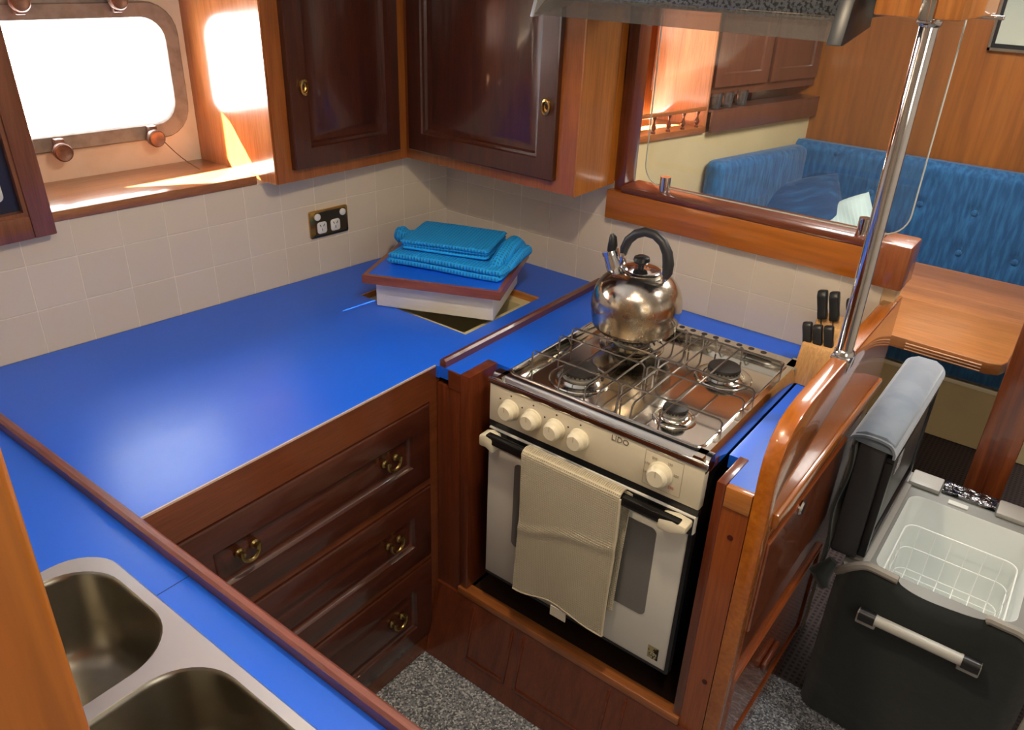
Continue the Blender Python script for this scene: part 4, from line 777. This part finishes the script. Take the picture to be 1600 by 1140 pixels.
# saloon table
tb = thing('saloon_table', 'teak strip saloon table in front of the blue settee', 'table', (1.3, 1.1, -0.9))
m = MB(); m.prism([(0.95, 0.735), (1.60, 0.710), (1.635, 0.725), (1.648, 0.76), (1.66, 1.55), (0.95, 1.55)], 'z', -0.240, -0.200, 0.004); m.build('table_top', wood('table_teak', (0.40, 0.165, 0.048), (0.28, 0.10, 0.026), 'x', coat=0.3, rough=0.35, scale=10, plank=('y', 0.07, 0.15)), tb)
m = MB()
for k in range(3): m.tube([(1.36, 0.712 - 0.0 + k*0.0, -0.212 - k*0.010), (1.585, 0.706, -0.212 - k*0.010)], 0.0022, 6)
m.build('edge_highlight', pmat('groove_highlight', (0.62, 0.36, 0.2), 0.2, coat=1), tb)  # pale strips: highlights of the table edge grooves put in as colour
m = MB(); m.tube([(1.02, 1.1, -0.899), (1.02, 1.1, -0.241)], 0.03, 20); m.lathe([(0, 0), (0.12, 0), (0.12, 0.012), (0.04, 0.02), (0, 0.02)], (1.02, 1.1, -0.899), 24); m.build('pedestal', CHROME, tb)
m = MB().box((1.658, 0.40, -0.899), (1.757, 0.50, 1.14), 0.006); tag(m.build('support_post', wood('post_mahogany', (0.30, 0.075, 0.015), (0.10, 0.016, 0.005), 'z', coat=0.8, scale=9, contrast=1.3)), 'thick glossy red-brown wooden post at the right edge behind the cooler', 'post')
# picture frame
pf = thing('picture_frame', 'metal framed picture on the teak bulkhead at the upper right', 'picture', (1.37, 1.975, 0.56))
m = MB(); 
for a, b in (((1.168, 0.585), (1.60, 0.596)), ((1.168, 0.95), (1.60, 0.96)), ((1.168, 0.585), (1.178, 0.96)), ((1.59, 0.585), (1.60, 0.96))): m.box((a[0], 1.962, a[1]), (b[0], 1.984, b[1]))
m.build('frame', CHROME, pf)
m = MB(); m.box((1.178, 1.974, 0.596), (1.59, 1.984, 0.95)); m.build('mount', BLACK, pf)
m = MB(); m.box((1.190, 1.971, 0.612), (1.578, 1.974, 0.94)); m.build('print', pmat('pale_chart', (0.42, 0.46, 0.38), 0.3, coat=0.6, var=(3, (0.34, 0.40, 0.34), 0.4, 0.6)), pf)
# shelf with balusters
sh = thing('hull_shelf', 'small wooden shelf with turned baluster rail above the cream lining', 'shelf', (0.1, 1.0, 0.235))
m = MB(); m.prism([(HX(0.70)+0.012, 0.70), (HX(1.21)+0.012, 1.21), (HX(1.21)-0.22, 1.21), (HX(0.70)-0.26, 0.70)], 'z', 0.236, 0.262, 0.002); m.build('board', TEAK('y'), sh)
for k in range(6):
    y = 0.74 + k*0.085; x = HX(y) + 0.0
    m = MB(); m.lathe([(0, 0), (0.009, 0), (0.009, 0.006), (0.004, 0.010), (0.0085, 0.018), (0.0095, 0.026), (0.004, 0.038), (0.0035, 0.050), (0.0075, 0.056), (0.008, 0.063), (0, 0.063)], (x, y, 0.262), 16); m.build('baluster', MAHM('z'), sh)
m = MB(); m.prism([(HX(0.70)+0.009, 0.70), (HX(1.205)+0.009, 1.205), (HX(1.205)-0.009, 1.205), (HX(0.70)-0.009, 0.70)], 'z', 0.325, 0.338, 0.002); m.build('top_rail', TEAK('y'), sh)
lk = thing('saloon_locker', 'dark brown saloon locker with panelled doors above a glass shelf', 'locker', (0.3, 1.6, 0.24))
m = MB(); m.prism([(HX(1.213)-0.01, 1.213), (HX(1.98)-0.01, 1.98), (0.21, 1.98), (HX(1.213)-0.26, 1.213)], 'z', 0.372, 1.14); m.prism([(HX(1.213), 1.213), (HX(1.98), 1.98), (0.21, 1.98), (HX(1.213)-0.26, 1.213)], 'z', 0.236, 0.258); m.build('carcass', wood('locker_brown', (0.15, 0.055, 0.03), (0.10, 0.034, 0.018), 'z', coat=0.5), lk)
m = MB(); m.prism([(HX(1.213)-0.25, 1.209), (HX(1.213)-0.002, 1.209), (HX(1.213)-0.002, 1.213), (HX(1.213)-0.25, 1.213)], 'z', 0.25, 1.14); m.prism([(HX(1.213)-0.012, 1.211), (HX(1.213)+0.004, 1.211), (HX(1.213)+0.004, 1.222), (HX(1.213)-0.012, 1.222)], 'z', 0.236, 1.14); m.build('end_panel', wood('locker_end', (0.62, 0.25, 0.10), (0.5, 0.17, 0.06), 'z'), lk)
m = MB(); m.prism([(HX(1.22)+0.03, 1.22), (HX(1.98)+0.03, 1.98), (HX(1.98)+0.018, 1.98), (HX(1.22)+0.018, 1.22)], 'z', 0.236, 0.318, 0.002); m.prism([(HX(1.22)+0.03, 1.22), (HX(1.98)+0.03, 1.98), (HX(1.98)-0.06, 1.98), (HX(1.22)-0.06, 1.22)], 'z', 0.318, 0.326); m.build('shelf_rail', wood('locker_brown', None, None, 'z'), lk)
Mk = frame((HX(1.24)-0.008, 1.24, 0.41), Vector((0.237, 1, 0)).normalized(), (0, 0, 1), Vector((1, -0.237, 0)).normalized())
for u0, w_ in ((0.0, 0.36), (0.385, 0.36)):
    m = MB(); m.rings(w_, 0.60, [(0, 0), (0, 0.014), (0.05, 0.014), (0.055, 0.006), (0.08, 0.006)], Mk @ Matrix.Translation((u0, 0, 0))); m.build('door', wood('locker_brown', None, None, 'z'), lk)
GL = glass('tumbler_glass', (0.85, 0.85, 0.85), 1.6, 0.05)
for k, (y, lb) in enumerate(((1.27, 'clear glass tumbler on the locker shelf, nearer the baluster rail'), (1.345, 'clear glass tumbler on the locker shelf, second from the baluster rail'), (1.44, 'clear glass tumbler on the locker shelf, furthest from the baluster rail'))):
    m = MB(); m.lathe([(0, 0), (0.022, 0), (0.025, 0.035), (0.027, 0.060), (0.025, 0.060), (0.023, 0.035), (0.020, 0.006), (0, 0.006)], (HX(y)-0.004, y, 0.327), 24); tag(m.build('tumbler', GL), lb, 'glass', 'tumblers on the locker shelf')

# ================================================================== PORTABLE COOLER
co = thing('portable_cooler', 'open portable fridge cooler with black cover and grey rim, lid standing up, at the right', 'cooler', (1.70, 0.03, -0.90))
CV = pmat('black_cover_fabric', (0.011, 0.016, 0.0155), 0.75, bump=(9, 0.5, 0.012), sheen=0.25)
GR = pmat('grey_plastic', (0.24, 0.245, 0.23), 0.4); LG = pmat('light_grey_plastic', (0.38, 0.37, 0.34), 0.4); DG = pmat('charcoal_plastic', (0.035, 0.036, 0.038), 0.42)
CX0, CX1, CY0, CY1 = 1.490, 1.925, -0.245, 0.300
m = MB(); t = bmesh.new(); L_ = []
for z, ins in ((-0.895, 0.018), (-0.885, 0.004), (-0.86, 0.0), (-0.60, -0.004), (-0.47, -0.002), (-0.445, 0.004)):
    L_.append([t.verts.new((p[0], p[1], z)) for p in rrect(CX0+ins, CY0+ins, CX1-ins, CY1-ins, 0.045, 8)])
for a, b in zip(L_, L_[1:]):
    for i in range(len(a)): t.faces.new((a[i], a[(i+1) % len(a)], b[(i+1) % len(a)], b[i])).smooth = True
t.faces.new(L_[0]); m._merge(t); m.build('cover', CV, co)
# front cover flap with arched top over the front face
def flap(u, v):
    x = CX0 - 0.006 + (CX1-CX0+0.012)*u; s = abs(u-0.5)*2
    top = -0.390 - 0.075*(max(0, s-0.66)/0.34)**2.2 - (0.022*math.sin((u-0.30)/0.42*math.pi)**0.5 if 0.30 < u < 0.72 else 0)
    z = -0.893 + (top + 0.893)*v; y = CY0 - 0.010 - 0.010*math.sin(min(v, 1)*math.pi) + 0.035*max(0, s-0.8)**2/0.04 + 0.003*math.sin(u*14+v*6)
    if v > 0.95: y += 0.012*((v-0.95)/0.05)
    return (x, y, z)
m = MB(); m.grid(flap, 60, 40, thick=0.006); m.build('front_flap', CV, co)
BIND = pmat('beige_binding', (0.30, 0.285, 0.255), 0.6)
for rng in ((0, 18), (43, 60)):
    m = MB(); m.tube([(flap(i/60, 1)[0], flap(i/60, 1)[1]-0.004, flap(i/60, 1)[2]+0.004) for i in range(rng[0], rng[1]+1)], 0.0105, 8); m.build('binding', BIND, co)
# rim
m = MB(); t = hole_plate(rrect(CX0, CY0+0.002, CX1, CY1, 0.03, 6), [rrect(1.553, -0.190, 1.862, 0.190, 0.035, 6)], -0.420); m._merge(t)
t = bmesh.new(); ro = rrect(CX0, CY0+0.002, CX1, CY1, 0.03, 6); A = [t.verts.new((p[0], p[1], -0.420)) for p in ro]; B = [t.verts.new((p[0], p[1], -0.455)) for p in ro]
for i in range(len(A)): t.faces.new((A[i], A[(i+1) % len(A)], B[(i+1) % len(A)], B[i]))
m._merge(t); m.build('rim', GR, co)
MB().box((1.535, 0.225, -0.4195), (1.615, 0.299, -0.405), 0.004).build('rear_corner_block', LG, co); MB().box((1.755, 0.225, -0.4195), (1.90, 0.299, -0.405), 0.004).build('rear_corner_block', LG, co)
m = MB(); m.box((1.618, 0.245, -0.4195), (1.752, 0.299, -0.408), 0.002); m.build('foil_strip', pmat('crumpled_foil', (0.30, 0.30, 0.31), 0.18, 1.0, bump=(38, 1.0, 0.02), var=(40, (0.02, 0.02, 0.02), 0.5, 0.6)), co)
m = MB(); m.prism(rrect(1.643, 0.203, 1.692, 0.222, 0.003), 'z', -0.4198, -0.416); pt = m.build('name_plate', pmat('pale_plate', (0.55, 0.56, 0.52), 0.35), co)
m = MB(); m.prism([(1.499, -0.20), (1.545, -0.195), (1.545, 0.225), (1.499, 0.225)], 'z', -0.4195, -0.414, 0.002); m.build('hinge_rail', LG, co)
t = bmesh.new(); L_ = []
for ins, z, r_ in ((0, -0.420, 0.035), (0.003, -0.426, 0.034), (0.010, -0.60, 0.032), (0.014, -0.70, 0.03), (0.030, -0.72, 0.02)):
    L_.append([t.verts.new((p[0], p[1], z)) for p in rrect(1.553+ins, -0.190+ins, 1.862-ins, 0.190-ins, r_, 6)])
for a, b in zip(L_, L_[1:]):
    for i in range(len(a)): t.faces.new((a[i], a[(i+1) % len(a)], b[(i+1) % len(a)], b[i])).smooth = True
t.faces.new(L_[-1]); m = MB(); m._merge(t); m.build('liner', pmat('white_liner', (0.78, 0.82, 0.80), 0.35), co)
# wire basket
bs = thing('wire_basket', 'white wire basket hanging inside the open cooler', 'basket', (1.70, 0, -0.68))
m = MB(); BR = pmat('white_wire', (0.86, 0.88, 0.86), 0.35)
def rl(ins, z, r_=0.03): return [(p[0], p[1], z) for p in rrect(1.572+ins, -0.172+ins, 1.842-ins, 0.120-ins, r_, 5)]
m.tube(rl(0, -0.470), 0.0022, 6, closed=True); m.tube(rl(0.004, -0.540), 0.0016, 6, closed=True); m.tube(rl(0.008, -0.610), 0.0018, 6, closed=True)
m.build('rim_wire', BR, bs)
m = MB()
for k in range(6):
    x = 1.606 + k*0.0405; m.tube([(x, -0.172, -0.47), (x, -0.165, -0.605), (x, -0.160, -0.612), (x, 0.108, -0.612), (x, 0.112, -0.605), (x, 0.120, -0.47)], 0.0015, 6)
for k in range(5):
    y = -0.125 + k*0.052; m.tube([(1.572, y, -0.47), (1.580, y, -0.605), (1.585, y, -0.612), (1.83, y, -0.612), (1.835, y, -0.605), (1.842, y, -0.47)], 0.0015, 6)
m.build('wire_grid', BR, bs)
# lid standing open
cl_ = MB(); cl_.prism(rrect(-0.215, -0.415, 0.262, -0.085, 0.02, 4), 'x', 1.452, 1.512, 0.006); ld = cl_.build('lid', DG, co)
m = MB(); m.box((1.512, -0.205, -0.400), (1.532, -0.188, -0.12), 0.004); m.box((1.512, 0.235, -0.400), (1.532, 0.252, -0.12), 0.004); m.box((1.512, -0.205, -0.13), (1.532, 0.252, -0.112), 0.004); m.box((1.512, -0.188, -0.398), (1.532, 0.235, -0.376), 0.004); m.build('gasket', BLACK, ld)
m = MB(); m.box((1.512, -0.165, -0.35), (1.527, 0.215, -0.15), 0.006); m.build('inner_panel', DG, ld)
m = MB(); m.box((1.5272, -0.110, -0.205), (1.5282, -0.060, -0.155)); m.build('warning_label', pmat('label_grey', (0.30, 0.30, 0.32), 0.5, var=(260, (0.7, 0.7, 0.7), 0.5, 0.55)), ld)
def cush(u, v):
    a = u*math.pi; L = 0.005
    x = 1.482 - 0.052*math.cos(a); z = -0.088 + 0.028*math.sin(a)**0.7 if 0 < u < 1 else -0.088
    return (x, -0.232 + 0.51*v, z - 0.035*max(0, u-0.75)*4*0.3)
m = MB(); m.grid(cush, 24, 20, thick=0.006)
m.prism([(1.432, -0.086), (1.532, -0.094), (1.525, -0.066), (1.505, -0.054), (1.46, -0.054), (1.440, -0.064)], 'y', -0.225, 0.272, 0.004); m.build('padded_top', pmat('grey_blue_suede', (0.155, 0.19, 0.235), 0.8, sheen=0.5, var=(14, (0.115, 0.15, 0.195), 0.42, 0.6)), ld)
m = MB(); m.grid(lambda u, v: (1.440 + 0.006*math.sin(v*9) - 0.02*math.sin(u*3.14)*v, -0.225 + 0.46*u, -0.10 - 0.36*v - 0.05*v*math.sin(u*5)), 20, 20, thick=0.006); m.tube([(1.47, -0.22, -0.43), (1.45, -0.235, -0.47), (1.47, -0.245, -0.50)], [0.012, 0.028, 0.012], 10); m.build('cover_skirt', CV, ld)
# carry handle
m = MB(); m.tube([(1.602, -0.290, -0.490), (1.790, -0.290, -0.490)], 0.0135, 20); hh_ = m.build('carry_handle', pmat('silver_plastic', (0.46, 0.46, 0.42), 0.35), co)
for x0 in (1.566, 1.790):
    m = MB(); m.tube([(x0, -0.290, -0.490), (x0+0.036, -0.290, -0.490)], 0.0165, 20); m.build('end_collar', BLACK, hh_)
    m = MB(); m.box((x0-0.006, -0.282, -0.528), (x0+0.040, -0.253, -0.497), 0.003); m.build('mount', LG, hh_)
m = MB(); m.tube([(1.930, -0.262, -0.47), (1.942, -0.275, -0.55), (1.938, -0.275, -0.70), (1.925, -0.268, -0.85)], 0.006, 8); m.build('side_strap', pmat('beige_binding', None), co)
